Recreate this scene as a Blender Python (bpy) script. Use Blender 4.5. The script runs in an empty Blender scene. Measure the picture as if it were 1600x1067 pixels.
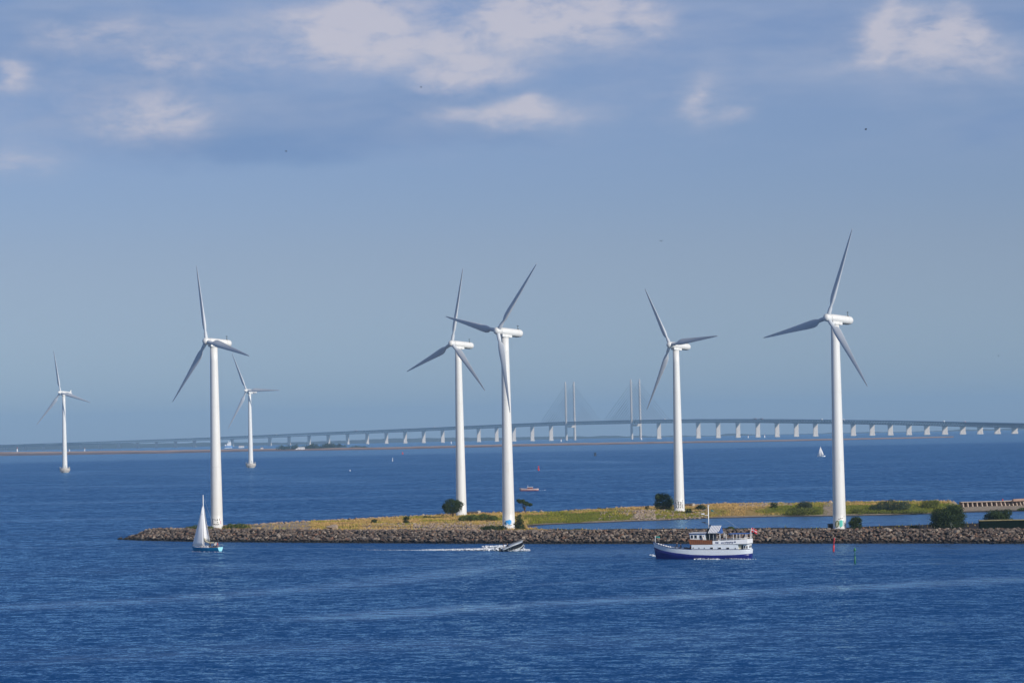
import bpy, bmesh, math, random
import numpy as np
from mathutils import Vector, Matrix
R = math.radians
rng = np.random.default_rng(7)
random.seed(7)
scene = bpy.context.scene
COL = scene.collection

# ------------------------------------------------------------------ camera
FPX = 5000.0; CAMH = 27.5; RE = 7.4e6            # focal length in photo px, eye height, earth radius with refraction
cam_d = bpy.data.cameras.new('camera'); cam = bpy.data.objects.new('camera', cam_d); COL.objects.link(cam)
cam_d.sensor_width = 36.0; cam_d.lens = 36.0 * FPX / 1600.0
cam_d.clip_start = 1.0; cam_d.clip_end = 60000.0
ROLL = math.atan(0.0205); PITCH = math.atan(140.0 / FPX)
M3 = Matrix.Rotation(R(90) + PITCH, 3, 'X') @ Matrix.Rotation(-ROLL, 3, 'Z')
cam.matrix_world = Matrix.Translation((0, 0, CAMH)) @ M3.to_4x4()
scene.camera = cam

# ------------------------------------------------------------------ light
SUN_EL, SUN_AZ = 24.0, 44.0                       # azimuth: degrees right of straight behind the camera
sd = Vector((math.sin(R(SUN_AZ)) * math.cos(R(SUN_EL)), -math.cos(R(SUN_AZ)) * math.cos(R(SUN_EL)), math.sin(R(SUN_EL))))
sun_d = bpy.data.lights.new('sun', 'SUN'); sun_d.energy = 4.4; sun_d.angle = R(0.53); sun_d.color = (1.0, 0.93, 0.83)
sun = bpy.data.objects.new('sun', sun_d); COL.objects.link(sun)
sun.rotation_euler = sd.to_track_quat('Z', 'Y').to_euler(); sun.location = (60, -60, 120)
scene.view_settings.view_transform = 'Standard'; scene.view_settings.look = 'None'
scene.view_settings.exposure = 0.0; scene.view_settings.gamma = 1.0
scene.view_settings.use_curve_mapping = False
scene.cycles.max_bounces = 6; scene.cycles.volume_bounces = 0
scene.cycles.diffuse_bounces = 2; scene.cycles.glossy_bounces = 3
scene.cycles.sample_clamp_indirect = 4.0
scene.cycles.use_denoising = True

class NT:
    """small helper for node trees"""
    def __init__(s, tree): s.t = tree; s.n = tree.nodes; s.l = tree.links; s.n.clear()
    def node(s, typ, **kw):
        nd = s.n.new(typ)
        for k, v in kw.items():
            if k.startswith('i_'):
                s.put(nd.inputs[k[2:].replace('_', ' ')], v)
            else: setattr(nd, k, v)
        return nd
    def put(s, sock, v):
        if isinstance(v, bpy.types.NodeSocket): s.l.new(v, sock)
        elif v is not None:
            if hasattr(sock.default_value, '__len__') and len(sock.default_value) == 4 and hasattr(v, '__len__') and len(v) == 3: v = (*v, 1)
            sock.default_value = v
    def math(s, op, a, b=None, c=None, clamp=False):
        nd = s.n.new('ShaderNodeMath'); nd.operation = op; nd.use_clamp = clamp
        s.put(nd.inputs[0], a)
        if b is not None: s.put(nd.inputs[1], b)
        if c is not None: s.put(nd.inputs[2], c)
        return nd.outputs[0]
    def vmath(s, op, a, b=None, out=0):
        nd = s.n.new('ShaderNodeVectorMath'); nd.operation = op
        s.put(nd.inputs[0], a)
        if b is not None: s.put(nd.inputs[1], b)
        return nd.outputs[out]
    def noise(s, vec, scale, detail=2.0, rough=0.5, dist=0.0, typ='FBM'):
        nd = s.n.new('ShaderNodeTexNoise'); nd.noise_dimensions = '3D'
        s.put(nd.inputs['Vector'], vec); s.put(nd.inputs['Scale'], scale)
        nd.inputs['Detail'].default_value = detail; nd.inputs['Roughness'].default_value = rough; nd.inputs['Distortion'].default_value = dist
        return nd.outputs[0]
    def ramp(s, fac, stops, interp='LINEAR'):
        nd = s.n.new('ShaderNodeValToRGB'); nd.color_ramp.interpolation = interp
        e = nd.color_ramp.elements
        while len(e) < len(stops): e.new(0.5)
        for el, (p, c) in zip(e, stops):
            el.position = p; el.color = (*c, 1) if len(c) == 3 else c
        s.put(nd.inputs[0], fac); return nd.outputs[0]
    def mix(s, fac, a, b, typ='MIX'):
        nd = s.n.new('ShaderNodeMix'); nd.data_type = 'RGBA'; nd.blend_type = typ
        s.put(nd.inputs[0], fac); s.put(nd.inputs[6], a); s.put(nd.inputs[7], b)
        return nd.outputs[2]
    def smooth(s, v, a, b):
        nd = s.n.new('ShaderNodeMapRange'); nd.interpolation_type = 'SMOOTHSTEP'
        s.put(nd.inputs[0], v); nd.inputs[1].default_value = a; nd.inputs[2].default_value = b
        nd.inputs[3].default_value = 0.0; nd.inputs[4].default_value = 1.0
        return nd.outputs[0]
    def mapping(s, vec, scale=(1, 1, 1), loc=(0, 0, 0), rot=(0, 0, 0)):
        nd = s.n.new('ShaderNodeMapping'); s.put(nd.inputs[0], vec)
        nd.inputs[1].default_value = loc; nd.inputs[2].default_value = rot; nd.inputs[3].default_value = scale
        return nd.outputs[0]

def pix_dir(x, y):
    v = M3 @ Vector(((x - 800.0) / FPX, -(y - 533.5) / FPX, -1.0)); return v
# ---- world: Nishita sky with a broken layer of soft cloud
world = bpy.data.worlds.new('World'); scene.world = world; world.use_nodes = True
w = NT(world.node_tree)
sky = w.node('ShaderNodeTexSky'); sky.sky_type = 'NISHITA'; sky.sun_disc = False
sky.sun_elevation = R(SUN_EL); sky.sun_rotation = math.atan2(sd.x, sd.y)
sky.altitude = 0; sky.air_density = 1.0; sky.dust_density = 0.25; sky.ozone_density = 5.0
tc = w.node('ShaderNodeTexCoord'); gen = tc.outputs['Generated']
sep = w.node('ShaderNodeSeparateXYZ'); w.put(sep.inputs[0], gen)
dx, dy, dz = sep.outputs
az = w.math('ARCTAN2', dx, dy)
el = w.math('ARCSINE', dz)
cb = w.node('ShaderNodeCombineXYZ'); w.put(cb.inputs[0], az); w.put(cb.inputs[1], w.math('MULTIPLY', el, 2.2)); cb.inputs[2].default_value = 0.0
cv = cb.outputs[0]
wob = w.noise(cv, 30.0, 3, 0.55)
wob2 = w.noise(w.vmath('ADD', cv, (3.1, 7.7, 0)), 30.0, 3, 0.55)
azw = w.math('ADD', az, w.math('MULTIPLY', w.math('SUBTRACT', wob, 0.5), 0.030))
elw = w.math('ADD', el, w.math('MULTIPLY', w.math('SUBTRACT', wob2, 0.5), 0.014))
def blob(cx, cy, rx, ry, amp=1.0):
    """soft elliptical bank of cloud centred on a direction (given as the photo pixel it lies behind)"""
    d = pix_dir(cx, cy).normalized(); a0 = math.atan2(d.x, d.y); e0 = math.asin(d.z)
    u = w.math('DIVIDE', w.math('SUBTRACT', azw, a0), rx / FPX)
    v = w.math('DIVIDE', w.math('SUBTRACT', elw, e0), ry / FPX)
    r2 = w.math('ADD', w.math('MULTIPLY', u, u), w.math('MULTIPLY', v, v))
    return w.math('MULTIPLY', w.math('POWER', 2.718, w.math('MULTIPLY', r2, -1.0)), amp)
def total(bl):
    t = bl[0]
    for b in bl[1:]: t = w.math('ADD', t, b)
    return t
inframe_el = w.smooth(el, 0.150, 0.22)            # general cloud field higher up and all round
outside_az = w.smooth(w.math('ABSOLUTE', az), 0.17, 0.26)
elsew = w.math('MAXIMUM', inframe_el, outside_az)
field = w.noise(w.vmath('MULTIPLY', cv, (1.0, 1.6, 1.0)), 5.0, 5, 0.55)
bigc = w.math('MULTIPLY', w.smooth(field, 0.52, 0.72), elsew)
cvw = w.vmath('ADD', cv, w.vmath('MULTIPLY', w.node('ShaderNodeTexNoise', i_Vector=cv, i_Scale=40.0).outputs[1], (0.012, 0.012, 0)))
fine = w.noise(cvw, 60.0, 5, 0.6)
fine2 = w.noise(cvw, 170.0, 4, 0.6)
lit = total([blob(505, 38, 60, 26, .8), blob(590, 30, 60, 44, .85), blob(640, 75, 110, 22, .55), blob(790, 30, 70, 42, 1.0), blob(905, 28, 95, 40, .9), blob(1000, 12, 60, 24, .5),
             blob(725, 116, 85, 21, 1.05), blob(800, 180, 95, 20, .85), blob(835, 168, 30, 16, .5), blob(1385, 45, 30, 46, 1.0), blob(1460, 50, 42, 34, .95), blob(1510, 62, 40, 28, .7), blob(1390, 100, 38, 14, .5), blob(1500, 95, 130, 30, .35),
             blob(1085, 150, 32, 36, .5), blob(1150, 178, 38, 14, .5), blob(10, 118, 26, 20, .8), blob(240, 185, 90, 34, .6), blob(290, 190, 60, 20, .25), blob(140, 50, 80, 26, .4), blob(255, 95, 60, 22, .35), blob(30, 250, 60, 22, .5), blob(560, 80, 200, 30, .3), blob(700, 50, 360, 75, .42), blob(1440, 70, 190, 62, .32), blob(800, 185, 170, 28, .26), blob(150, 150, 300, 90, .26), blob(1100, 150, 120, 50, .18), blob(300, 60, 200, 40, .15)])
lit = w.math('MULTIPLY', lit, w.math('MAXIMUM', 0.10, w.math('ADD', -0.75, w.math('ADD', w.math('MULTIPLY', fine, 2.5), w.math('MULTIPLY', fine2, 1.0)))))
litm = w.math('POWER', w.smooth(lit, 0.0, 1.40), 0.85)
litm = w.math('MAXIMUM', w.math('MULTIPLY', litm, 1.0), w.math('MULTIPLY', bigc, 0.8))
shade = total([blob(150, 120, 330, 110, .75), blob(560, 190, 260, 55, .9), blob(330, 235, 260, 32, .55), blob(150, 60, 300, 60, .35), blob(1560, 190, 90, 40, .95), blob(1480, 120, 160, 34, .45), blob(1580, 40, 90, 60, .6),
               blob(60, 20, 260, 34, .5), blob(800, 215, 140, 14, .35), blob(1120, 200, 110, 12, .25), blob(700, 150, 160, 26, .4)])
shade = w.math('MULTIPLY', shade, w.math('ADD', 0.55, w.math('MULTIPLY', wob, 0.9)))
shadem = w.smooth(shade, 0.15, 1.15)
SKY_STR = 0.085
skyc = sky.outputs[0]
tint = w.mix(w.smooth(el, 0.0, 0.062), (0.66, 0.81, 1.20), (0.80, 0.735, 0.925))   # bluish evening haze low down
skyc = w.mix(1.0, skyc, tint, 'MULTIPLY')
shadecol = (0.150 / SKY_STR, 0.262 / SKY_STR, 0.49 / SKY_STR)
litcol = (0.60 / SKY_STR, 0.575 / SKY_STR, 0.64 / SKY_STR)
c1 = w.mix(w.math('MULTIPLY', shadem, 0.74), skyc, shadecol)
# faint high veil
veil = w.noise(w.vmath('MULTIPLY', cv, (1.0, 2.0, 1.0)), 9.0, 4, 0.6)
c1 = w.mix(w.math('MULTIPLY', w.math('MULTIPLY', w.math('ADD', 0.25, w.smooth(veil, 0.38, 0.68)), w.smooth(el, 0.07, 0.115)), 0.58), c1, (0.33 / SKY_STR, 0.405 / SKY_STR, 0.575 / SKY_STR))
c2 = w.mix(w.math('MULTIPLY', litm, 0.78), c1, litcol)
bg = w.node('ShaderNodeBackground'); w.put(bg.inputs[0], c2); bg.inputs[1].default_value = SKY_STR
wo = w.node('ShaderNodeOutputWorld'); w.l.new(bg.outputs[0], wo.inputs[0])

# ------------------------------------------------------------------ geometry helpers
def sea_z(x, y): return -(x * x + y * y) / (2 * RE)
def sea_pt(px, py):
    d = pix_dir(px, py); o = Vector((0, 0, CAMH)); t = 1.0
    a = (d.x**2 + d.y**2) / (2 * RE); b = d.z; c = CAMH
    if abs(a) < 1e-14: t = -c / b
    else:
        disc = b * b - 4 * a * c
        t = (-b - math.sqrt(max(disc, 0))) / (2 * a)
    return o + d * t
def at_z(px, py, z):
    d = pix_dir(px, py); t = (z - CAMH) / d.z; return Vector((0, 0, CAMH)) + d * t
def at_d(px, py, D):
    """point on the sight line of a pixel at forward distance D"""
    d = pix_dir(px, py); return Vector((0, 0, CAMH)) + d * (D / d.y)
def yh(px): return 673.5 - 0.0205 * (px - 800)

class MB:
    def __init__(s): s.v = []; s.f = []; s.m = []; s.sm = []
    def add(s, verts, faces, mi=0, smooth=False):
        o = len(s.v); s.v += [tuple(p) for p in verts]
        for f in faces: s.f.append(tuple(i + o for i in f)); s.m.append(mi); s.sm.append(smooth)
        return s
    def box(s, c, d, rz=0.0, mi=0, top=(1, 1), off=(0, 0)):
        """box centred at c with sizes d; the top may taper / shift"""
        hx, hy, hz = d[0] / 2, d[1] / 2, d[2] / 2; vs = []
        for z in (-1, 1):
            kx, ky = (1, 1) if z < 0 else top
            ox, oy = (0, 0) if z < 0 else off
            for x, y in ((-1, -1), (1, -1), (1, 1), (-1, 1)):
                X, Y = x * hx * kx + ox, y * hy * ky + oy
                vs.append((c[0] + X * math.cos(rz) - Y * math.sin(rz), c[1] + X * math.sin(rz) + Y * math.cos(rz), c[2] + z * hz))
        return s.add(vs, [(3, 2, 1, 0), (4, 5, 6, 7), (0, 1, 5, 4), (1, 2, 6, 5), (2, 3, 7, 6), (3, 0, 4, 7)], mi)
    def tube(s, pts, rad, n=8, mi=0, caps=True, smooth=True):
        pts = [Vector(p) for p in pts]
        if not hasattr(rad, '__len__'): rad = [rad] * len(pts)
        vs = []; up0 = None
        for i, p in enumerate(pts):
            t = (pts[min(i + 1, len(pts) - 1)] - pts[max(i - 1, 0)]).normalized()
            a = Vector((0, 0, 1)) if abs(t.z) < 0.9 else Vector((1, 0, 0))
            u = t.cross(a).normalized(); v = t.cross(u)
            for k in range(n):
                an = 2 * math.pi * k / n
                vs.append(p + (u * math.cos(an) + v * math.sin(an)) * rad[i])
        fs = []
        for i in range(len(pts) - 1):
            for k in range(n):
                k2 = (k + 1) % n; fs.append((i * n + k, i * n + k2, (i + 1) * n + k2, (i + 1) * n + k))
        s.add(vs, fs, mi, smooth)
        if caps:
            o = len(s.v) - len(vs)
            s.f.append(tuple(o + k for k in reversed(range(n)))); s.m.append(mi); s.sm.append(False)
            s.f.append(tuple(o + (len(pts) - 1) * n + k for k in range(n))); s.m.append(mi); s.sm.append(False)
        return s
    def lathe(s, prof, n=24, mi=0, M=None, smooth=True):
        """prof: (radius, z) from bottom to top"""
        vs = []
        for r, z in prof:
            for k in range(n):
                a = 2 * math.pi * k / n; p = Vector((r * math.cos(a), r * math.sin(a), z))
                vs.append(M @ p if M else p)
        fs = []
        for i in range(len(prof) - 1):
            for k in range(n):
                k2 = (k + 1) % n; fs.append((i * n + k, i * n + k2, (i + 1) * n + k2, (i + 1) * n + k))
        s.add(vs, fs, mi, smooth)
        o = len(s.v) - len(vs)
        if prof[0][0] > 1e-4: s.f.append(tuple(o + k for k in reversed(range(n)))); s.m.append(mi); s.sm.append(False)
        if prof[-1][0] > 1e-4: s.f.append(tuple(o + (len(prof) - 1) * n + k for k in range(n))); s.m.append(mi); s.sm.append(False)
        return s
    def mesh(s, name, mats):
        me = bpy.data.meshes.new(name); me.from_pydata(s.v, [], s.f)
        for m in (mats if isinstance(mats, (list, tuple)) else [mats]): me.materials.append(m)
        me.polygons.foreach_set('material_index', s.m); me.polygons.foreach_set('use_smooth', s.sm)
        me.update(); return me
    def build(s, name, mats, parent=None, **kw):
        return put(s.mesh(name, mats), name, parent, **kw)

def put(me, name, parent=None, loc=None, rz=None, **props):
    o = bpy.data.objects.new(name, me); COL.objects.link(o)
    if parent is not None: o.parent = parent
    if loc is not None: o.location = loc
    if rz is not None: o.rotation_euler = (0, 0, rz)
    for k, v in props.items():
        if v is not None: o[k] = v
    return o
def thing(name, label, cat, loc=(0, 0, 0), rz=0.0, group=None):
    return put(None, name, None, loc, rz, label=label, category=cat, group=group)
def raw_mesh(name, verts, faces, mats, smooth=False, attrs=None, fattr=None):
    """fast numpy mesh; faces is an (n,k) array"""
    me = bpy.data.meshes.new(name); verts = np.asarray(verts, np.float32); faces = np.asarray(faces, np.int32)
    n, k = faces.shape
    me.vertices.add(len(verts)); me.vertices.foreach_set('co', verts.ravel())
    me.loops.add(n * k); me.loops.foreach_set('vertex_index', faces.ravel())
    me.polygons.add(n); me.polygons.foreach_set('loop_start', np.arange(0, n * k, k, dtype=np.int32))
    me.polygons.foreach_set('loop_total', np.full(n, k, np.int32))
    me.polygons.foreach_set('use_smooth', np.full(n, smooth))
    for m in (mats if isinstance(mats, (list, tuple)) else [mats]): me.materials.append(m)
    me.update(calc_edges=True)
    for nm, arr in (attrs or {}).items():
        a = me.attributes.new(nm, 'FLOAT', 'POINT'); a.data.foreach_set('value', np.asarray(arr, np.float32))
    return me

# ------------------------------------------------------------------ materials
MATS = {}
def mat(name, col, rough=0.5, metal=0.0, var=0.0, vscale=1.0, bump=0.0, bscale=5.0, spec=None, emit=None, alpha=None, stretch=(1, 1, 1), sheen=None, trans=None):
    if name in MATS: return MATS[name]
    m = bpy.data.materials.new(name); m.use_nodes = True; t = NT(m.node_tree)
    b = t.node('ShaderNodeBsdfPrincipled'); o = t.node('ShaderNodeOutputMaterial'); t.l.new(b.outputs[0], o.inputs[0])
    b.inputs['Roughness'].default_value = rough; b.inputs['Metallic'].default_value = metal
    if spec is not None: b.inputs['Specular IOR Level'].default_value = spec
    c = (*col, 1)
    if var > 0:
        tcn = t.node('ShaderNodeTexCoord'); v = t.mapping(tcn.outputs['Object'], stretch)
        n = t.noise(v, vscale, 4, 0.6)
        lo = tuple(x * (1 - var) for x in col); hi = tuple(min(1, x * (1 + var)) for x in col)
        t.put(b.inputs['Base Color'], t.ramp(n, [(0.3, lo), (0.7, hi)]))
    else: b.inputs['Base Color'].default_value = c
    if bump > 0:
        tcn = t.node('ShaderNodeTexCoord'); n = t.noise(tcn.outputs['Object'], bscale, 3, 0.6)
        bn = t.node('ShaderNodeBump'); bn.inputs['Strength'].default_value = 1.0; bn.inputs['Distance'].default_value = bump
        t.put(bn.inputs['Height'], n); t.l.new(bn.outputs[0], b.inputs['Normal'])
    MATS[name] = m; return m

# weathered white gel-coat / paint with faint streaks
def white_paint(name, base, dirt, rough=0.35, streak=(0.6, 0.6, 0.05), amt=0.35):
    m = bpy.data.materials.new(name); m.use_nodes = True; t = NT(m.node_tree); MATS[name] = m
    b = t.node('ShaderNodeBsdfPrincipled'); o = t.node('ShaderNodeOutputMaterial'); t.l.new(b.outputs[0], o.inputs[0])
    tcn = t.node('ShaderNodeTexCoord'); v = t.mapping(tcn.outputs['Object'], streak)
    n = t.noise(v, 2.0, 5, 0.6)
    t.put(b.inputs['Base Color'], t.mix(t.math('MULTIPLY', t.smooth(n, 0.5, 0.8), amt), base, dirt))
    t.put(b.inputs['Roughness'], t.math('ADD', rough, t.math('MULTIPLY', n, 0.15)))
    return m
TOWER = white_paint('tower_white', (0.65, 0.65, 0.63), (0.47, 0.46, 0.41), amt=0.5)
BLADE = white_paint('blade_white', (0.50, 0.53, 0.56), (0.5, 0.52, 0.53), rough=0.45, streak=(1, 1, 0.1))
HULLW = white_paint('hull_white', (0.62, 0.66, 0.70), (0.5, 0.48, 0.42), streak=(0.5, 0.5, 2.0))
DARK = mat('dark_grey', (0.02, 0.022, 0.026), 0.4)
GREYM = mat('grey_metal', (0.35, 0.37, 0.38), 0.45, 0.3, 0.15, 1.5)
SEAM = mat('seam_grey', (0.62, 0.62, 0.60), 0.6)
CONC = mat('concrete', (0.40, 0.37, 0.33), 0.85, 0, 0.25, 0.6, 0.02, 3)
CONC_PIER = mat('pier_concrete', (0.50, 0.46, 0.41), 0.85, 0, 0.12, 0.05)
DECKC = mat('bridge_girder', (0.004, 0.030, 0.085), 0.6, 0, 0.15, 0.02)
ROADC = mat('road_slab', (0.20, 0.21, 0.22), 0.8, 0, 0.1, 0.02)
CABLE = mat('cable_sheath', (0.14, 0.15, 0.17), 0.6)
WHITE = mat('white_paint', (0.80, 0.80, 0.80), 0.35)
BLUEP = mat('blue_paint', (0.008, 0.011, 0.13), 0.3, 0, 0.15, 0.8)
NAVY = mat('navy_paint', (0.012, 0.03, 0.12), 0.4)
WOOD = mat('varnished_wood', (0.20, 0.070, 0.022), 0.4, 0, 0.3, 1.0, stretch=(0.4, 1, 6))
DECKW = mat('deck_wood', (0.12, 0.075, 0.045), 0.7, 0, 0.3, 2.0)
GLASS = mat('window_glass', (0.012, 0.018, 0.025), 0.08)
SAILC = mat('sailcloth', (0.80, 0.79, 0.78), 0.7, 0, 0.05, 0.6)
SAILB = mat('sail_cover', (0.45, 0.42, 0.30), 0.8)
CYAN = mat('turquoise_gelcoat', (0.010, 0.19, 0.36), 0.25, 0, 0.12, 0.7)
CYANL = mat('pale_turquoise', (0.30, 0.66, 0.74), 0.3)
BLACKH = mat('black_gelcoat', (0.008, 0.009, 0.012), 0.2)
REDP = mat('red_paint', (0.45, 0.02, 0.025), 0.5, 0, 0.2, 2.0)
REDO = mat('faded_red', (0.30, 0.08, 0.05), 0.6, 0, 0.2, 1)
GREENP = mat('green_paint', (0.008, 0.12, 0.06), 0.5, 0, 0.2, 2.0)
FLAGR = mat('flag_red', (0.50, 0.02, 0.03), 0.8)
FLAGG = mat('flag_green', (0.02, 0.22, 0.20), 0.8)
CANVB = mat('canvas_blue', (0.03, 0.10, 0.32), 0.8)
GREENBOX = mat('dark_green_steel', (0.003, 0.009, 0.005), 0.9, 0, 0.2, 1.0, spec=0.1)
TANROOF = mat('tan_roof', (0.24, 0.20, 0.09), 0.8, 0, 0.3, 1.0)
BRICKR = mat('rusty_concrete', (0.26, 0.17, 0.13), 0.9, 0, 0.3, 0.4)
BARK = mat('bark', (0.07, 0.05, 0.035), 0.9, 0, 0.3, 4)
SKIN = mat('skin', (0.42, 0.24, 0.17), 0.6)
SHIRTR = mat('red_cloth', (0.30, 0.04, 0.04), 0.8)
SHIRTW = mat('pale_cloth', (0.55, 0.50, 0.45), 0.8)
SHIRTD = mat('dark_cloth', (0.02, 0.022, 0.03), 0.8)
TROU = mat('navy_cloth', (0.03, 0.035, 0.06), 0.8)
HAIR = mat('brown_hair', (0.05, 0.03, 0.015), 0.7)

def leafmat(name, c0, c1, c2):
    m = bpy.data.materials.new(name); m.use_nodes = True; t = NT(m.node_tree); MATS[name] = m
    b = t.node('ShaderNodeBsdfPrincipled'); o = t.node('ShaderNodeOutputMaterial')
    a = t.node('ShaderNodeAttribute'); a.attribute_name = 'tint'
    tcn = t.node('ShaderNodeTexCoord'); n = t.noise(tcn.outputs['Object'], 0.9, 3, 0.6)
    f = t.math('ADD', t.math('MULTIPLY', a.outputs['Fac'], 0.6), t.math('MULTIPLY', n, 0.4))
    t.put(b.inputs['Base Color'], t.ramp(f, [(0.2, c0), (0.5, c1), (0.8, c2)]))
    b.inputs['Roughness'].default_value = 0.75; b.inputs['Specular IOR Level'].default_value = 0.2
    tr = t.node('ShaderNodeBsdfTranslucent'); t.put(tr.inputs[0], c1)
    mx = t.node('ShaderNodeMixShader'); mx.inputs[0].default_value = 0.12
    t.l.new(b.outputs[0], mx.inputs[1]); t.l.new(tr.outputs[0], mx.inputs[2]); t.l.new(mx.outputs[0], o.inputs[0])
    return m
LEAF_D = leafmat('leaf_dark', (0.012, 0.022, 0.008), (0.028, 0.048, 0.014), (0.055, 0.085, 0.022))
LEAF_M = leafmat('leaf_mid', (0.022, 0.040, 0.010), (0.055, 0.085, 0.018), (0.10, 0.13, 0.03))
LEAF_L = leafmat('leaf_olive', (0.05, 0.065, 0.012), (0.11, 0.13, 0.022), (0.20, 0.20, 0.045))
LEAF_G = leafmat('leaf_grey_green', (0.02, 0.035, 0.022), (0.04, 0.06, 0.035), (0.08, 0.10, 0.06))

def rockmat(name, stops, wet=True):
    m = bpy.data.materials.new(name); m.use_nodes = True; t = NT(m.node_tree); MATS[name] = m
    b = t.node('ShaderNodeBsdfPrincipled'); o = t.node('ShaderNodeOutputMaterial'); t.l.new(b.outputs[0], o.inputs[0])
    a = t.node('ShaderNodeAttribute'); a.attribute_name = 'tint'
    g = t.node('ShaderNodeNewGeometry'); n = t.noise(g.outputs['Position'], 1.6, 4, 0.65)
    oi = t.node('ShaderNodeObjectInfo')
    f = t.math('FRACT', t.math('ADD', a.outputs['Fac'], t.math('MULTIPLY', oi.outputs['Random'], 0.9)))
    c = t.ramp(f, stops)
    c = t.mix(1.0, c, t.ramp(n, [(0.3, (0.50, 0.47, 0.45)), (0.72, (1.08, 1.02, 0.98))]), 'MULTIPLY')
    if wet:
        s = t.node('ShaderNodeSeparateXYZ'); t.put(s.inputs[0], g.outputs['Position'])
        zz = t.math('ADD', s.outputs[2], t.math('MULTIPLY', n, -0.45))
        c = t.mix(t.smooth(zz, 0.75, 0.0), c, (0.016, 0.015, 0.013))     # algae-stained tidal band
    t.put(b.inputs['Base Color'], c); b.inputs['Roughness'].default_value = 0.85; b.inputs['Specular IOR Level'].default_value = 0.25
    return m
ROCK = rockmat('granite_rock', [(0.0, (0.07, 0.058, 0.050)), (0.2, (0.19, 0.155, 0.125)), (0.4, (0.11, 0.093, 0.083)), (0.55, (0.30, 0.25, 0.20)), (0.68, (0.21, 0.125, 0.085)), (0.8, (0.08, 0.07, 0.066)), (0.92, (0.40, 0.35, 0.29)), (1.0, (0.17, 0.14, 0.12))])
PALE = rockmat('pale_rock', [(0.0, (0.30, 0.25, 0.20)), (0.3, (0.42, 0.35, 0.28)), (0.6, (0.30, 0.22, 0.18)), (0.85, (0.50, 0.44, 0.37)), (1.0, (0.26, 0.22, 0.2))], wet=False)

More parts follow.
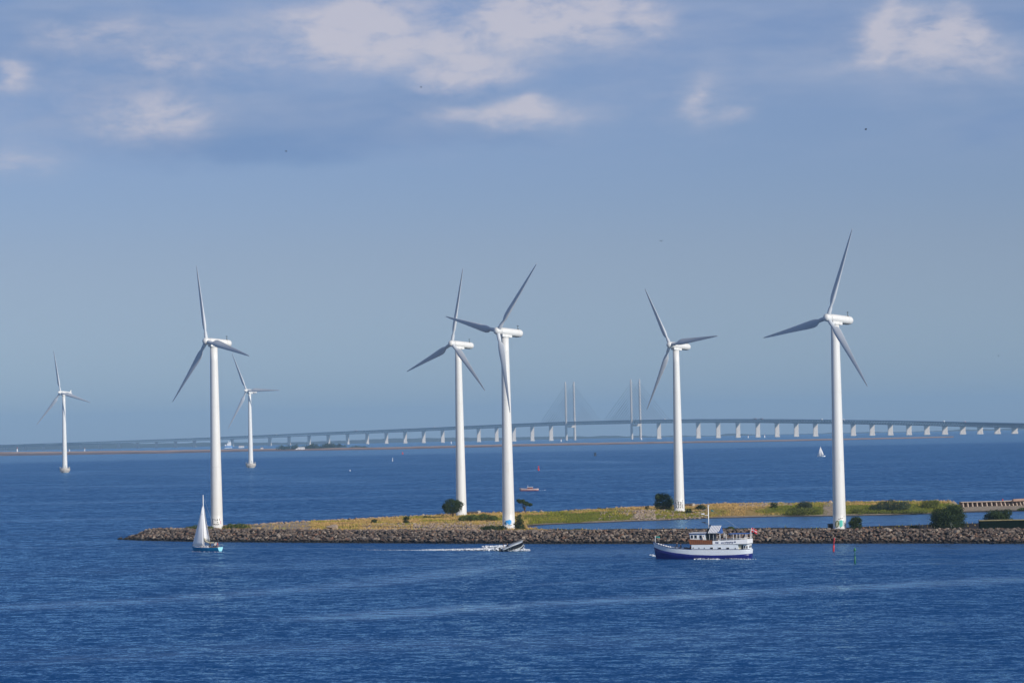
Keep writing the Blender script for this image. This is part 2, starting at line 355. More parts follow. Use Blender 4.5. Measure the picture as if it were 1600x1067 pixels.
# ------------------------------------------------------------------ sea
def sea_material():
    m = bpy.data.materials.new('sea_water'); m.use_nodes = True; t = NT(m.node_tree)
    g = t.node('ShaderNodeNewGeometry'); P = g.outputs['Position']
    sp = t.node('ShaderNodeSeparateXYZ'); t.put(sp.inputs[0], P)
    X, Y, _ = sp.outputs
    dist = t.vmath('LENGTH', P, out=1)
    Pr = t.mapping(P, rot=(0, 0, R(20)))
    Pa = t.mapping(Pr, (0.55, 1.0, 1.0))
    n1 = t.noise(Pa, 0.42, 5, 0.62, 0.6)              # wind chop 2.4 m and finer
    n2 = t.noise(t.mapping(Pr, (0.6, 1, 1), (31, 7, 0)), 0.13, 3, 0.55)
    n3 = t.noise(t.mapping(P, (0.35, 1.0, 1.0)), 0.018, 3, 0.5)
    gust = t.noise(t.mapping(P, (0.22, 1.0, 1.0), (11, 3, 0)), 0.011, 4, 0.6, 0.5)
    # slicks: old wakes lying on the water as long smoother lanes
    def lane(pts, w0, amp):
        out = None
        for (ax, ay), (bx, by) in zip(pts[:-1], pts[1:]):
            A = sea_pt(ax, ay); B = sea_pt(bx, by); L = (B - A).length; u = (B - A) / L
            rx = t.math('SUBTRACT', X, A.x); ry = t.math('SUBTRACT', Y, A.y)
            al = t.math('ADD', t.math('MULTIPLY', rx, u.x), t.math('MULTIPLY', ry, u.y))
            ac = t.math('ADD', t.math('MULTIPLY', rx, -u.y), t.math('MULTIPLY', ry, u.x))
            ac = t.math('ADD', ac, t.math('MULTIPLY', t.math('SUBTRACT', n3, 0.5), w0 * 2.6))
            ac = t.math('DIVIDE', ac, w0)
            f = t.math('POWER', 2.718, t.math('MULTIPLY', t.math('MULTIPLY', ac, ac), -1.0))
            f = t.math('MULTIPLY', f, t.math('MULTIPLY', t.smooth(al, -8, 12), t.smooth(al, L + 12, L - 8)))
            f = t.math('MULTIPLY', f, amp)
            out = f if out is None else t.math('MAXIMUM', out, f)
        return out
    lanes = [lane([(510, 970), (800, 945), (1200, 923), (1620, 903)], 8.5, 1.35), lane([(-20, 950), (250, 938), (500, 918), (800, 885)], 9, 0.95),
             lane([(820, 915), (1100, 897), (1250, 890)], 4, 0.5), lane([(1190, 884), (1620, 877)], 2.5, 0.7), lane([(-20, 1035), (300, 1020), (800, 1000)], 9, 0.45),
             lane([(-20, 855), (300, 856), (560, 857)], 2.4, 0.75), lane([(1150, 868), (1420, 858), (1620, 855)], 6, 0.45), lane([(650, 880), (900, 876)], 4, 0.3),
             lane([(520, 725), (700, 722)], 40, 0.4), lane([(820, 719), (1000, 723)], 25, 0.6), lane([(-20, 738), (300, 741), (560, 754)], 25, 0.3)]
    sl = lanes[0]
    for l in lanes[1:]: sl = t.math('MAXIMUM', sl, l)
    sl = t.math('MULTIPLY', sl, t.math('ADD', 0.25, t.math('MULTIPLY', t.smooth(t.noise(t.mapping(P, (.5, 1, 1)), .33, 3, .6), .38, .62), 1.0)))
    far = t.smooth(dist, 4000, 4700)                   # calmer, paler water out toward the far sandbar
    gustm = t.smooth(gust, 0.52, 0.70)
    calm = t.math('MAXIMUM', sl, t.math('MULTIPLY', gustm, 0.42))
    lag = t.math('MULTIPLY', t.math('MULTIPLY', t.smooth(X, 0, 12), t.smooth(Y, 770, 790)), t.math('SUBTRACT', 1.0, t.smooth(t.math('ADD', Y, t.math('MULTIPLY', X, 0.12)), 975, 1000)))
    calm2 = t.math('MAXIMUM', calm, t.math('MULTIPLY', lag, 0.6))
    # wave slopes from two independent noise fields: 1 m chop riding on 4 m waves
    def slopes(scale, loc, detail, amp, st=(1, 1, 1)):
        nd = t.node('ShaderNodeTexNoise'); t.put(nd.inputs['Vector'], t.mapping(Pr, st, loc)); nd.inputs['Scale'].default_value = scale
        nd.inputs['Detail'].default_value = detail; nd.inputs['Roughness'].default_value = 0.6
        v = t.vmath('SUBTRACT', nd.outputs[1], (0.5, 0.5, 0.5))
        return t.vmath('MULTIPLY', v, (amp, amp, 0.0))
    rough = t.math('SUBTRACT', 1.0, t.math('MULTIPLY', calm2, 0.40))
    sl1 = slopes(1.9, (0, 0, 0), 3, 1.42, (1, 1, 1)); sl2 = slopes(0.42, (17, 5, 0), 2, 1.05, (0.8, 1, 1)); sl3 = slopes(0.05, (3, 45, 0), 2, 0.28, (0.5, 1, 1))
    sv = t.vmath('ADD', t.vmath('ADD', sl1, sl2), sl3)
    rs = t.node('ShaderNodeVectorMath'); rs.operation = 'SCALE'; t.put(rs.inputs[0], sv); t.put(rs.inputs['Scale'], rough)
    cbn = t.node('ShaderNodeCombineXYZ'); cbn.inputs[2].default_value = 0.0; cbn.inputs[0].default_value = 0.0
    t.put(cbn.inputs[1], t.math('ADD', -0.20, t.math('ADD', t.math('MULTIPLY', calm2, 0.15), t.math('MULTIPLY', far, 0.08))))      # all normals tilted toward the camera to mirror higher sky, less in calm lanes
    nrm = t.vmath('NORMALIZE', t.vmath('ADD', g.outputs['Normal'], t.vmath('ADD', rs.outputs[0], cbn.outputs[0])))
    body = t.mix(t.math('MULTIPLY', calm2, 0.75), (0.0035, 0.052, 0.175), (0.115, 0.185, 0.31))  # calm lanes painted paler, standing in for the bright low sky they reflect
    body = t.mix(t.math('MULTIPLY', t.smooth(n2, 0.40, 0.75), 0.4), body, (0.0015, 0.036, 0.125))
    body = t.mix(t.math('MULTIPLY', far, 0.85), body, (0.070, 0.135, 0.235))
    d = t.node('ShaderNodeBsdfDiffuse'); t.put(d.inputs[0], body)
    gl = t.node('ShaderNodeBsdfGlossy'); gl.inputs['Roughness'].default_value = 0.12; gl.inputs[0].default_value = (0.46, 0.76, 1.0, 1)
    t.put(gl.inputs['Normal'], nrm)
    fr = t.node('ShaderNodeFresnel'); fr.inputs[0].default_value = 1.33; t.put(fr.inputs['Normal'], nrm)
    fac = t.math('MINIMUM', fr.outputs[0], 0.85)
    mx = t.node('ShaderNodeMixShader'); t.put(mx.inputs[0], fac); t.l.new(d.outputs[0], mx.inputs[1]); t.l.new(gl.outputs[0], mx.inputs[2])
    o = t.node('ShaderNodeOutputMaterial'); t.l.new(mx.outputs[0], o.inputs[0])
    return m
SEA = sea_material()
def build_sea():
    rad = [0.0] + list(np.geomspace(8, 22500, 110)); seg = 180
    vs = [(0, 0, 0)]; fs = []
    for r in rad[1:]:
        for k in range(seg):
            a = 2 * math.pi * k / seg; vs.append((r * math.cos(a), r * math.sin(a), -r * r / (2 * RE)))
    mb = MB(); fs = [(0, 1 + k, 1 + (k + 1) % seg) for k in range(seg)]
    for i in range(len(rad) - 2):
        a0 = 1 + i * seg; a1 = a0 + seg
        for k in range(seg): k2 = (k + 1) % seg; fs.append((a0 + k, a1 + k, a1 + k2, a0 + k2))
    mb.add(vs, fs, 0, True); return mb.build('sea', SEA, kind='structure')
build_sea()

# ------------------------------------------------------------------ haze
hz = bpy.data.materials.new('haze_air'); hz.use_nodes = True; t = NT(hz.node_tree)
pv = t.node('ShaderNodeVolumePrincipled'); pv.inputs['Color'].default_value = (0.40, 0.68, 1.0, 1); pv.inputs['Density'].default_value = 5.0e-5
pv.inputs['Anisotropy'].default_value = 0.0
o_ = t.node('ShaderNodeOutputMaterial'); t.l.new(pv.outputs[0], o_.inputs['Volume'])
mb = MB(); mb.box((0, 0, (225 - 37) / 2), (50000, 50000, 262)); mb.build('haze', hz, kind='stuff')

# ------------------------------------------------------------------ terrain of the spit and breakwater
def W(px, py, z=0.0): p = at_z(px, py, z); return (p.x, p.y)
def WD(px, D): p = at_d(px, yh(px) + FPX * CAMH / D, D); return (p.x, p.y)
front = [W(185, 842), W(230, 844), W(300, 845.5), W(400, 846.5), W(600, 848), W(800, 849), W(1000, 849), W(1200, 848.5), W(1400, 848.3), W(1600, 848.8), W(1900, 850)]
back_left = [WD(188, 880), WD(215, 884), WD(250, 886), WD(300, 893), WD(345, 908)]
outer = []
for px, py in [(390, 822), (460, 818), (580, 812), (640, 809), (730, 804), (860, 801.8), (980, 795), (1060, 793), (1120, 789), (1240, 788), (1300, 786.3), (1500, 785), (1600, 781), (1900, 768)]:
    x, y = W(px, py, 2.0); outer.append((x, y + 5.0))
lag_far = [W(824, 822.5), W(850, 819.5), W(900, 817.6), W(980, 814.5), W(1050, 812), W(1120, 809), W(1240, 806.5), W(1300, 806), W(1400, 804), W(1500, 800.5), W(1600, 798), W(1900, 790)]
lag_near = [WD(826, 868), WD(850, 838), WD(900, 822), WD(1000, 812), WD(1100, 803), WD(1310, 790), WD(1450, 801), WD(1600, 806), WD(1900, 795)]
land = front + lag_near[::-1] + lag_far + outer[::-1] + back_left[::-1]
land = np.array(land)
def seg_dist(P, line):
    line = np.asarray(line); best = np.full(len(P), 1e9)
    for a, b in zip(line[:-1], line[1:]):
        ab = b - a; tt = np.clip(((P - a) @ ab) / (ab @ ab), 0, 1)
        best = np.minimum(best, np.hypot(*(P - a - tt[:, None] * ab).T))
    return best
def inside(P, poly):
    c = np.zeros(len(P), bool); n = len(poly)
    for i in range(n):
        a, b = poly[i], poly[(i + 1) % n]
        cond = ((a[1] > P[:, 1]) != (b[1] > P[:, 1]))
        with np.errstate(divide='ignore', invalid='ignore'):
            xi = (b[0] - a[0]) * (P[:, 1] - a[1]) / (b[1] - a[1]) + a[0]
        c ^= cond & (P[:, 0] < xi)
    return c
def vnoise(P, s, seed=0):
    """value noise on numpy arrays"""
    q = P * s; i = np.floor(q).astype(np.int64); f = q - i; f = f * f * (3 - 2 * f)
    def h(ix, iy):
        n = (ix * 374761393 + iy * 668265263 + seed * 982451653) & 0x7fffffff
        n = (n ^ (n >> 13)) * 1274126177 & 0x7fffffff
        return ((n ^ (n >> 16)) & 0xffff) / 65535.0
    a = h(i[:, 0], i[:, 1]); b = h(i[:, 0] + 1, i[:, 1]); c = h(i[:, 0], i[:, 1] + 1); d = h(i[:, 0] + 1, i[:, 1] + 1)
    return (a * (1 - f[:, 0]) + b * f[:, 0]) * (1 - f[:, 1]) + (c * (1 - f[:, 0]) + d * f[:, 0]) * f[:, 1]
back_rev = np.array(back_left + outer)
def ground(P):
    P = np.asarray(P, float).reshape(-1, 2)
    ins = inside(P, land)
    df = seg_dist(P, front); dn = seg_dist(P, lag_near); dl = seg_dist(P, lag_far); do = seg_dist(P, back_rev)
    sm = lambda v: np.clip(v, 0, 1) ** 0.8
    z = 2.55 * sm(df / 6.0)
    z = np.minimum(z, 2.6 * sm(dn / 7.0))
    z = np.minimum(z, np.where(dl < 3.5, 0.12 + dl * 0.07, 0.36 + (dl - 3.5) * 0.13))
    z = np.minimum(z, 2.25 * sm(do / 4.0) + 0.1)
    pxx = 800 + P[:, 0] / P[:, 1] * FPX
    z = np.where((pxx > 1488) & (dl < dn), np.minimum(z, np.maximum(0.15, 0.12 + dl * 0.012)), z)
    z = z + (vnoise(P, 0.12) - 0.5) * 0.35 * np.clip(np.minimum(df, do) / 8, 0, 1) + (vnoise(P, 0.5, 3) - 0.5) * 0.18 * np.clip(z, 0, 1)
    dd = np.minimum(np.minimum(df, dn), np.minimum(dl, do))
    return np.where(ins, np.maximum(z, 0.05), -0.12 * np.minimum(dd, 12) - 0.06), ins, df, dn, dl, do
def gz(x, y): return float(ground([[x, y]])[0][0])

def ground_hit(px, py):
    """where the sight line of a pixel meets the land"""
    Ds = np.arange(765, 1120, 1.0); d = pix_dir(px, py); P = np.column_stack([d.x / d.y * Ds, Ds]); zr = CAMH + d.z / d.y * Ds
    z, ins, *_ = ground(P); k = np.nonzero(ins & (z >= zr))[0]
    if len(k) == 0:
        k = np.nonzero(ins)[0]
        if len(k) == 0: return at_z(px, py, 2.0)
        j = k[np.argmin(np.abs(z[k] - zr[k]))]
    else: j = k[0]
    return Vector((P[j, 0], P[j, 1], z[j]))
def ground_material():
    m = bpy.data.materials.new('spit_soil'); m.use_nodes = True; t = NT(m.node_tree)
    b = t.node('ShaderNodeBsdfPrincipled'); o = t.node('ShaderNodeOutputMaterial'); t.l.new(b.outputs[0], o.inputs[0])
    def at(n): a = t.node('ShaderNodeAttribute'); a.attribute_name = n; return a.outputs['Fac']
    g = t.node('ShaderNodeNewGeometry'); P = g.outputs['Position']
    n1 = t.noise(P, 0.7, 5, 0.65); n2 = t.noise(P, 0.16, 4, 0.6); n3 = t.noise(P, 3.0, 3, 0.6)
    sand = t.ramp(n1, [(0.3, (0.22, 0.17, 0.12)), (0.7, (0.40, 0.33, 0.25))])
    dry = t.ramp(n1, [(0.28, (0.17, 0.115, 0.035)), (0.5, (0.32, 0.22, 0.075)), (0.75, (0.44, 0.31, 0.13))])
    green = t.ramp(n1, [(0.3, (0.07, 0.085, 0.012)), (0.6, (0.19, 0.19, 0.025)), (0.8, (0.30, 0.26, 0.05))])
    gf = t.smooth(t.math('ADD', at('green'), t.math('MULTIPLY', t.math('SUBTRACT', n2, 0.5), 1.2)), 0.35, 0.65)
    veg = t.mix(gf, dry, green)
    sf = t.smooth(t.math('ADD', at('sand'), t.math('MULTIPLY', t.math('SUBTRACT', n3, 0.5), 0.4)), 0.4, 0.6)
    c = t.mix(sf, veg, sand)
    c = t.mix(t.smooth(at('rocky'), .4, .6), c, (0.035, 0.028, 0.024))
    s = t.node('ShaderNodeSeparateXYZ'); t.put(s.inputs[0], P)
    c = t.mix(t.smooth(s.outputs[2], 0.22, 0.06), c, (0.055, 0.045, 0.035))
    t.put(b.inputs['Base Color'], c); b.inputs['Roughness'].default_value = 0.95; b.inputs['Specular IOR Level'].default_value = 0.1
    bn = t.node('ShaderNodeBump'); bn.inputs['Distance'].default_value = 0.25; t.put(bn.inputs['Height'], t.math('ADD', n1, n3)); t.l.new(bn.outputs[0], b.inputs['Normal'])
    return m
GROUND = ground_material()
def masks(P, df, dn, dl, do):
    """how green and how bare each ground point is"""
    px = 800 + P[:, 0] / P[:, 1] * FPX
    far = dl < 60
    green = np.zeros(len(P)); sand = np.zeros(len(P))
    spitside = (dl < dn) | (px < 820)
    green = np.where(dl < 22, 0.55, 0.10)
    green += 0.5 * np.exp(-((px - 1270) / 60) ** 2) + 0.35 * np.exp(-((px - 1420) / 70) ** 2) + 0.3 * np.exp(-((px - 900) / 70) ** 2) - 0.35 * np.exp(-((px - 1150) / 45) ** 2)
    green = np.where(px < 760, 0.15 + 0.2 * (df < 14), green)
    sand = np.where(dl < 3.5, 1.0, 0.0)
    sand = np.maximum(sand, np.where((px > 1480) & (dl < dn), 1.0, 0.0))
    sand = np.maximum(sand, 0.95 * np.exp(-((px - 1292) / 14) ** 2) * (dl < dn))
    sand = np.maximum(sand, np.where((px > 385) & (px < 480) & (df > 6), 0.85, 0.0))
    sand = np.maximum(sand, np.where((px > 640) & (px < 770) & (df > 8) & (df < 62), 0.75, 0.0))
    sand = np.maximum(sand, np.where((dn < dl) & (px > 850), 0.35, 0.0))
    return green, sand
def build_ground():
    xs = np.arange(-135, 262, 1.6); ys = np.arange(690, 1150, 1.6)
    gx, gy = np.meshgrid(xs, ys); P = np.stack([gx.ravel(), gy.ravel()], 1)
    z, ins, df, dn, dl, do = ground(P)
    green, sand = masks(P, df, dn, dl, do)
    z = z + sea_z(P[:, 0], P[:, 1])
    nx, ny = len(xs), len(ys); idx = np.arange(nx * ny).reshape(ny, nx)
    q = np.stack([idx[:-1, :-1], idx[:-1, 1:], idx[1:, 1:], idx[1:, :-1]], -1).reshape(-1, 4)
    keep = (z[q].max(1) > -0.9); q = q[keep]
    used = np.unique(q); rm = np.full(nx * ny, -1); rm[used] = np.arange(len(used))
    me = raw_mesh('ground', np.column_stack([P, z])[used], rm[q], GROUND, True, {'green': green[used], 'sand': sand[used], 'rocky': ((df < 8.5) | ((dn < dl) & (df < 75) & (P[:, 0] / P[:, 1] * FPX > 50))).astype(float)[used]})
    put(me, 'ground', kind='structure')
build_ground()

# ------------------------------------------------------------------ rocks
def hull_rock(seed, flat=0.75):
    r = np.random.default_rng(seed); bm = bmesh.new()
    n = 15
    for i in range(n):
        v = r.normal(size=3); v /= np.linalg.norm(v); v *= 0.5 * r.uniform(0.82, 1.08)
        bm.verts.new((v[0] * 1.15, v[1], v[2] * flat))
    res = bmesh.ops.convex_hull(bm, input=bm.verts)
    bmesh.ops.delete(bm, geom=list({g for g in res['geom_interior'] + res['geom_unused'] if isinstance(g, bmesh.types.BMVert)}), context='VERTS')
    bmesh.ops.triangulate(bm, faces=bm.faces)
    bm.verts.ensure_lookup_table(); bm.verts.index_update()
    V = np.array([v.co[:] for v in bm.verts]); F = np.array([[v.index for v in f.verts] for f in bm.faces]); bm.free()
    return V, F
ROCKS = [hull_rock(100 + i, 0.6 + 0.3 * random.random()) for i in range(14)]
def rock_field(name, pts, sizes, material, parent=None, squash=1.0, **props):
    VV = []; FF = []; TT = []; o = 0
    for p, s in zip(pts, sizes):
        V, F = ROCKS[rng.integers(len(ROCKS))]
        a = rng.uniform(0, 6.28); e = rng.uniform(-0.6, 0.6)
        ca, sa, ce, se = math.cos(a), math.sin(a), math.cos(e), math.sin(e)
        Rm = np.array([[ca, -sa, 0], [sa, ca, 0], [0, 0, 1]]) @ np.array([[1, 0, 0], [0, ce, -se], [0, se, ce]])
        VV.append((V * s * np.array([1, 1, squash])) @ Rm.T + p); FF.append(F + o); o += len(V)
        TT.append(np.full(len(V), rng.random()))
    me = raw_mesh(name, np.concatenate(VV), np.concatenate(FF), material, False, {'tint': np.concatenate(TT)})
    return put(me, name, parent, **props)
def along(line, spacing, dmin, dmax, jitter, sign=1.0):
    """points scattered along a polyline, offset inland"""
    line = np.asarray(line); out = []
    for a, b in zip(line[:-1], line[1:]):
        L = np.linalg.norm(b - a); n = max(1, int(L / spacing)); u = (b - a) / L; nrm = np.array([-u[1], u[0]]) * sign
        for i in range(n):
            for dd in np.arange(dmin, dmax, spacing):
                p = a + u * (i + rng.uniform(-jitter, jitter) + .5) * L / n + nrm * (dd + rng.uniform(-.5, .5) * spacing)
                out.append((p[0], p[1]))
    return np.array(out)
bwl = put(None, 'breakwater', None, (0, 0, 0), label='long breakwater of heaped brown and grey boulders running across the whole picture', category='breakwater')
pf = along(front, 0.66, -0.6, 9.8, 0.5)
px_ = 800 + pf[:, 0] / pf[:, 1] * FPX
zf, insf, dff, dnn, dll, doo = ground(pf)
keep = (insf | (dff < 1.2)) & (px_ > 180) & (px_ < 1760); pf, zf, dff = pf[keep], zf[keep], dff[keep]
prof = np.where(dff < 7.2, 2.75 * np.clip((dff + 0.4) / 6.2, 0, 1) ** 0.85, 2.65)
tip = np.clip((np.hypot(pf[:, 0] - front[0][0], pf[:, 1] - front[0][1])) / 14.0, 0.12, 1) ** 0.6
prof = prof * tip
prof = np.where(insf[keep], prof, -0.15)
zr = prof + rng.uniform(-0.22, 0.22, len(pf)) + sea_z(pf[:, 0], pf[:, 1])
sz = rng.uniform(0.5, 1.15, len(pf)) * rng.choice([1, 1, 1, 1.35], len(pf))
pts3 = np.column_stack([pf, zr])
# the 300 stones that show largest are parts of their own
apx = sz / pts3[:, 1] * (np.abs(800 + pf[:, 0] / pf[:, 1] * FPX - 800) < 800) * (dff > 0.8) * (dff < 7.5)
order = np.argsort(-apx); big = order[:300]; rest = order[300:]
rock_meshes = []
for V, F in ROCKS:
    me = raw_mesh('rock', V, F, ROCK, False, {'tint': np.full(len(V), rng.random())}); rock_meshes.append(me)
for i in big:
    o = bpy.data.objects.new('rock', rock_meshes[rng.integers(len(rock_meshes))]); COL.objects.link(o); o.parent = bwl
    o.location = pts3[i]; s = sz[i] * 1.06; o.scale = (s, s, s * 0.95); o.rotation_euler = (rng.uniform(-.5, .5), rng.uniform(-.5, .5), rng.uniform(0, 6.28))
rock_field('rubble', pts3[rest], sz[rest], ROCK, bwl, kind='stuff')

# revetment on the open-sea side, and stones strewn over the ground
rev = put(None, 'stone_revetment', None, (0, 0, 0), label='low line of pale boulders edging the far, open sea side of the grassy spit', category='revetment')
po = along(back_left + outer, 1.1, -1.0, 5.0, 0.5, -1.0)
z_, ins_, df_, dn_, dl_, do_ = ground(po); px_ = 800 + po[:, 0] / po[:, 1] * FPX
k_ = (px_ < 1500) & (do_ < 5.5) & (df_ > 5)
po = po[k_]; zo = np.where(ins_[k_], np.minimum(2.3, 0.3 + do_[k_] * 0.7), 0.0) + rng.uniform(-.15, .25, len(po))
rock_field('rubble', np.column_stack([po, zo]), rng.uniform(0.8, 1.5, len(po)), PALE, rev, kind='stuff')
def scatter_px(x0, x1, D0, D1, n, smin, smax, material, name, **props):
    pp = []
    for _ in range(n):
        D = rng.uniform(D0, D1); x = (rng.uniform(x0, x1) - 800) / FPX * D; pp.append((x, D))
    pp = np.array(pp); z, ins, df, *_ = ground(pp); k = ins & (df > 5); pp = pp[k]
    return rock_field(name, np.column_stack([pp, z[k] + 0.05]), rng.uniform(smin, smax, len(pp)), material, squash=0.7, **props)
scatter_px(560, 790, 800, 900, 2300, 0.25, 1.0, PALE, 'loose_stones', kind='stuff', label='pale loose stones strewn over the ground between the second and third near turbines', category='stones')
scatter_px(930, 1100, 955, 985, 350, 0.3, 1.0, PALE, 'shore_stones', kind='stuff', label='pale stones along the lagoon shore of the spit', category='stones')
scatter_px(985, 1017, 958, 984, 260, 0.5, 1.5, PALE, 'stone_heap', kind='stuff', label='heap of pale stones on the lagoon shore left of the fourth near turbine', category='stones')
scatter_px(1150, 1230, 1000, 1030, 200, 0.6, 1.6, PALE, 'crest_stones', kind='stuff', label='pale boulders on the crest of the spit behind the motor ship', category='stones')
for i, (x, y, s, lab) in enumerate([(520, 824.5, 3.0, 'large pale slab of rock lying alone on the breakwater between the first two near turbines'), (512, 826, 1.6, 'small pale rock beside the large pale slab on the breakwater'),
                                    (1417, 822.5, 2.1, 'tilted pale boulder on the breakwater crest left of the dark bush'), (1425, 823, 2.0, 'rounded pale boulder on the breakwater crest, right of the tilted one')]):
    p = at_z(x, y, 2.9); V, F = hull_rock(300 + i, 0.7)
    me = raw_mesh('boulder', V * np.array([1.2, 1, 0.75]) * s, F, PALE, False, {'tint': np.full(len(V), 0.83)})
    put(me, 'boulder', None, (p.x, p.y, gz(p.x, p.y) + 0.22 * s), rng.uniform(0, 3), label=lab, category='boulder')

# ------------------------------------------------------------------ grass
def build_grass():
    n = 210000
    P = np.column_stack([rng.uniform(-95, 190, n), rng.uniform(740, 1100, n)])
    px = 800 + P[:, 0] / P[:, 1] * FPX
    z, ins, df, dn, dl, do = ground(P); green, sand = masks(P, df, dn, dl, do)
    k = ins & (px < 1640) & (df > 8.5) & (dl > 3) & (do > 3) & (dn > 3) & ((dl < dn) | (px < 835) | (rng.random(n) < .04)) & ((df > 13) | (rng.random(n) < .25)) & (rng.random(n) > sand * 1.02) & (vnoise(P, 0.25, 9) > 0.22)
    P, z, green = P[k], z[k], green[k]; n = len(P)
    g = green + (vnoise(P, 0.16, 5) - 0.5) * 1.1
    h = rng.uniform(0.2, 0.5, n) * (0.6 + 0.9 * vnoise(P, 0.3, 7)); V = []; T = []
    for k3 in range(2):
        a = rng.uniform(0, 6.28, n); wv = rng.uniform(0.06, 0.14, n)
        bx, by = np.cos(a) * wv, np.sin(a) * wv
        lean = rng.normal(0, 0.12, (n, 2))
        base1 = np.column_stack([P[:, 0] - bx, P[:, 1] - by, z - 0.03]); base2 = np.column_stack([P[:, 0] + bx, P[:, 1] + by, z - 0.03])
        top = np.column_stack([P[:, 0] + lean[:, 0], P[:, 1] + lean[:, 1], z + h])
        V.append(np.stack([base1, base2, top], 1)); T.append(np.repeat(g, 3))
    V = np.concatenate(V).reshape(-1, 3); F = np.arange(len(V)).reshape(-1, 3)
    m = bpy.data.materials.new('spit_grass'); m.use_nodes = True; t = NT(m.node_tree)
    b = t.node('ShaderNodeBsdfPrincipled'); o = t.node('ShaderNodeOutputMaterial')
    a = t.node('ShaderNodeAttribute'); a.attribute_name = 'tint'
    gg = t.node('ShaderNodeNewGeometry'); nn = t.noise(gg.outputs['Position'], 1.2, 3, 0.6)
    f = t.math('ADD', a.outputs['Fac'], t.math('MULTIPLY', t.math('SUBTRACT', nn, 0.5), 0.5))
    t.put(b.inputs['Base Color'], t.ramp(f, [(0.1, (0.56, 0.37, 0.15)), (0.35, (0.45, 0.34, 0.09)), (0.52, (0.30, 0.295, 0.035)), (0.9, (0.15, 0.19, 0.022))]))
    b.inputs['Roughness'].default_value = 0.8; b.inputs['Specular IOR Level'].default_value = 0.15
    tr = t.node('ShaderNodeBsdfTranslucent'); tr.inputs[0].default_value = (0.3, 0.25, 0.06, 1)
    mx = t.node('ShaderNodeMixShader'); mx.inputs[0].default_value = 0.2
    t.l.new(b.outputs[0], mx.inputs[1]); t.l.new(tr.outputs[0], mx.inputs[2]); t.l.new(mx.outputs[0], o.inputs[0])
    me = raw_mesh('grass', V, F, m, False, {'tint': np.concatenate(T)})
    put(me, 'grass', kind='stuff', label='dry golden and green grass covering the spit', category='grass')
build_grass()

# ------------------------------------------------------------------ bushes and trees
def leaf_cloud(blobs, dens, lsize, seed):
    """leaf quads filling the outer part of several ellipsoids; blobs: (cx,cy,cz,rx,ry,rz)"""
    r = np.random.default_rng(seed); C = []; Nn = []; T = []
    for (cx, cy, cz, rx, ry, rz) in blobs:
        n = int(dens * (rx * ry + rx * rz + ry * rz) * 4.2); d = r.normal(size=(n, 3)); d /= np.linalg.norm(d, axis=1)[:, None]
        rad = r.uniform(0.5, 1.04, n) ** 0.6
        # lumpy radius: clumps of leaves
        nd = np.column_stack([d[:, 0] * 2.3 + d[:, 2] * 1.7 + cx, d[:, 1] * 2.3 - d[:, 2] * 1.3 + cy])
        lump = 0.78 + 0.36 * vnoise(nd, 1.6, seed)
        p = d * (rad * lump)[:, None] * np.array([rx, ry, rz]) + np.array([cx, cy, cz])
        C.append(p); Nn.append(d); T.append(0.25 + 0.5 * vnoise(nd, 2.5, seed + 3) + r.uniform(-.2, .2, n))
    C = np.concatenate(C); Nn = np.concatenate(Nn); T = np.concatenate(T); n = len(C)
    k = C[:, 2] > -0.1; C, Nn, T = C[k], Nn[k], T[k]; n = len(C)
    nn = Nn * 0.8 + r.normal(size=(n, 3)) * 0.6; nn /= np.linalg.norm(nn, axis=1)[:, None]
    a = np.cross(nn, r.normal(size=(n, 3))); a /= np.linalg.norm(a, axis=1)[:, None]; b = np.cross(nn, a)
    s = lsize * r.uniform(0.55, 1.2, n)[:, None]
    V = np.stack([C - a * s * .5, C + b * s * .32, C + a * s * .5, C - b * s * .32], 1).reshape(-1, 3)
    return V, np.arange(len(V)).reshape(-1, 4), np.repeat(T, 4)
bush_no = [0]
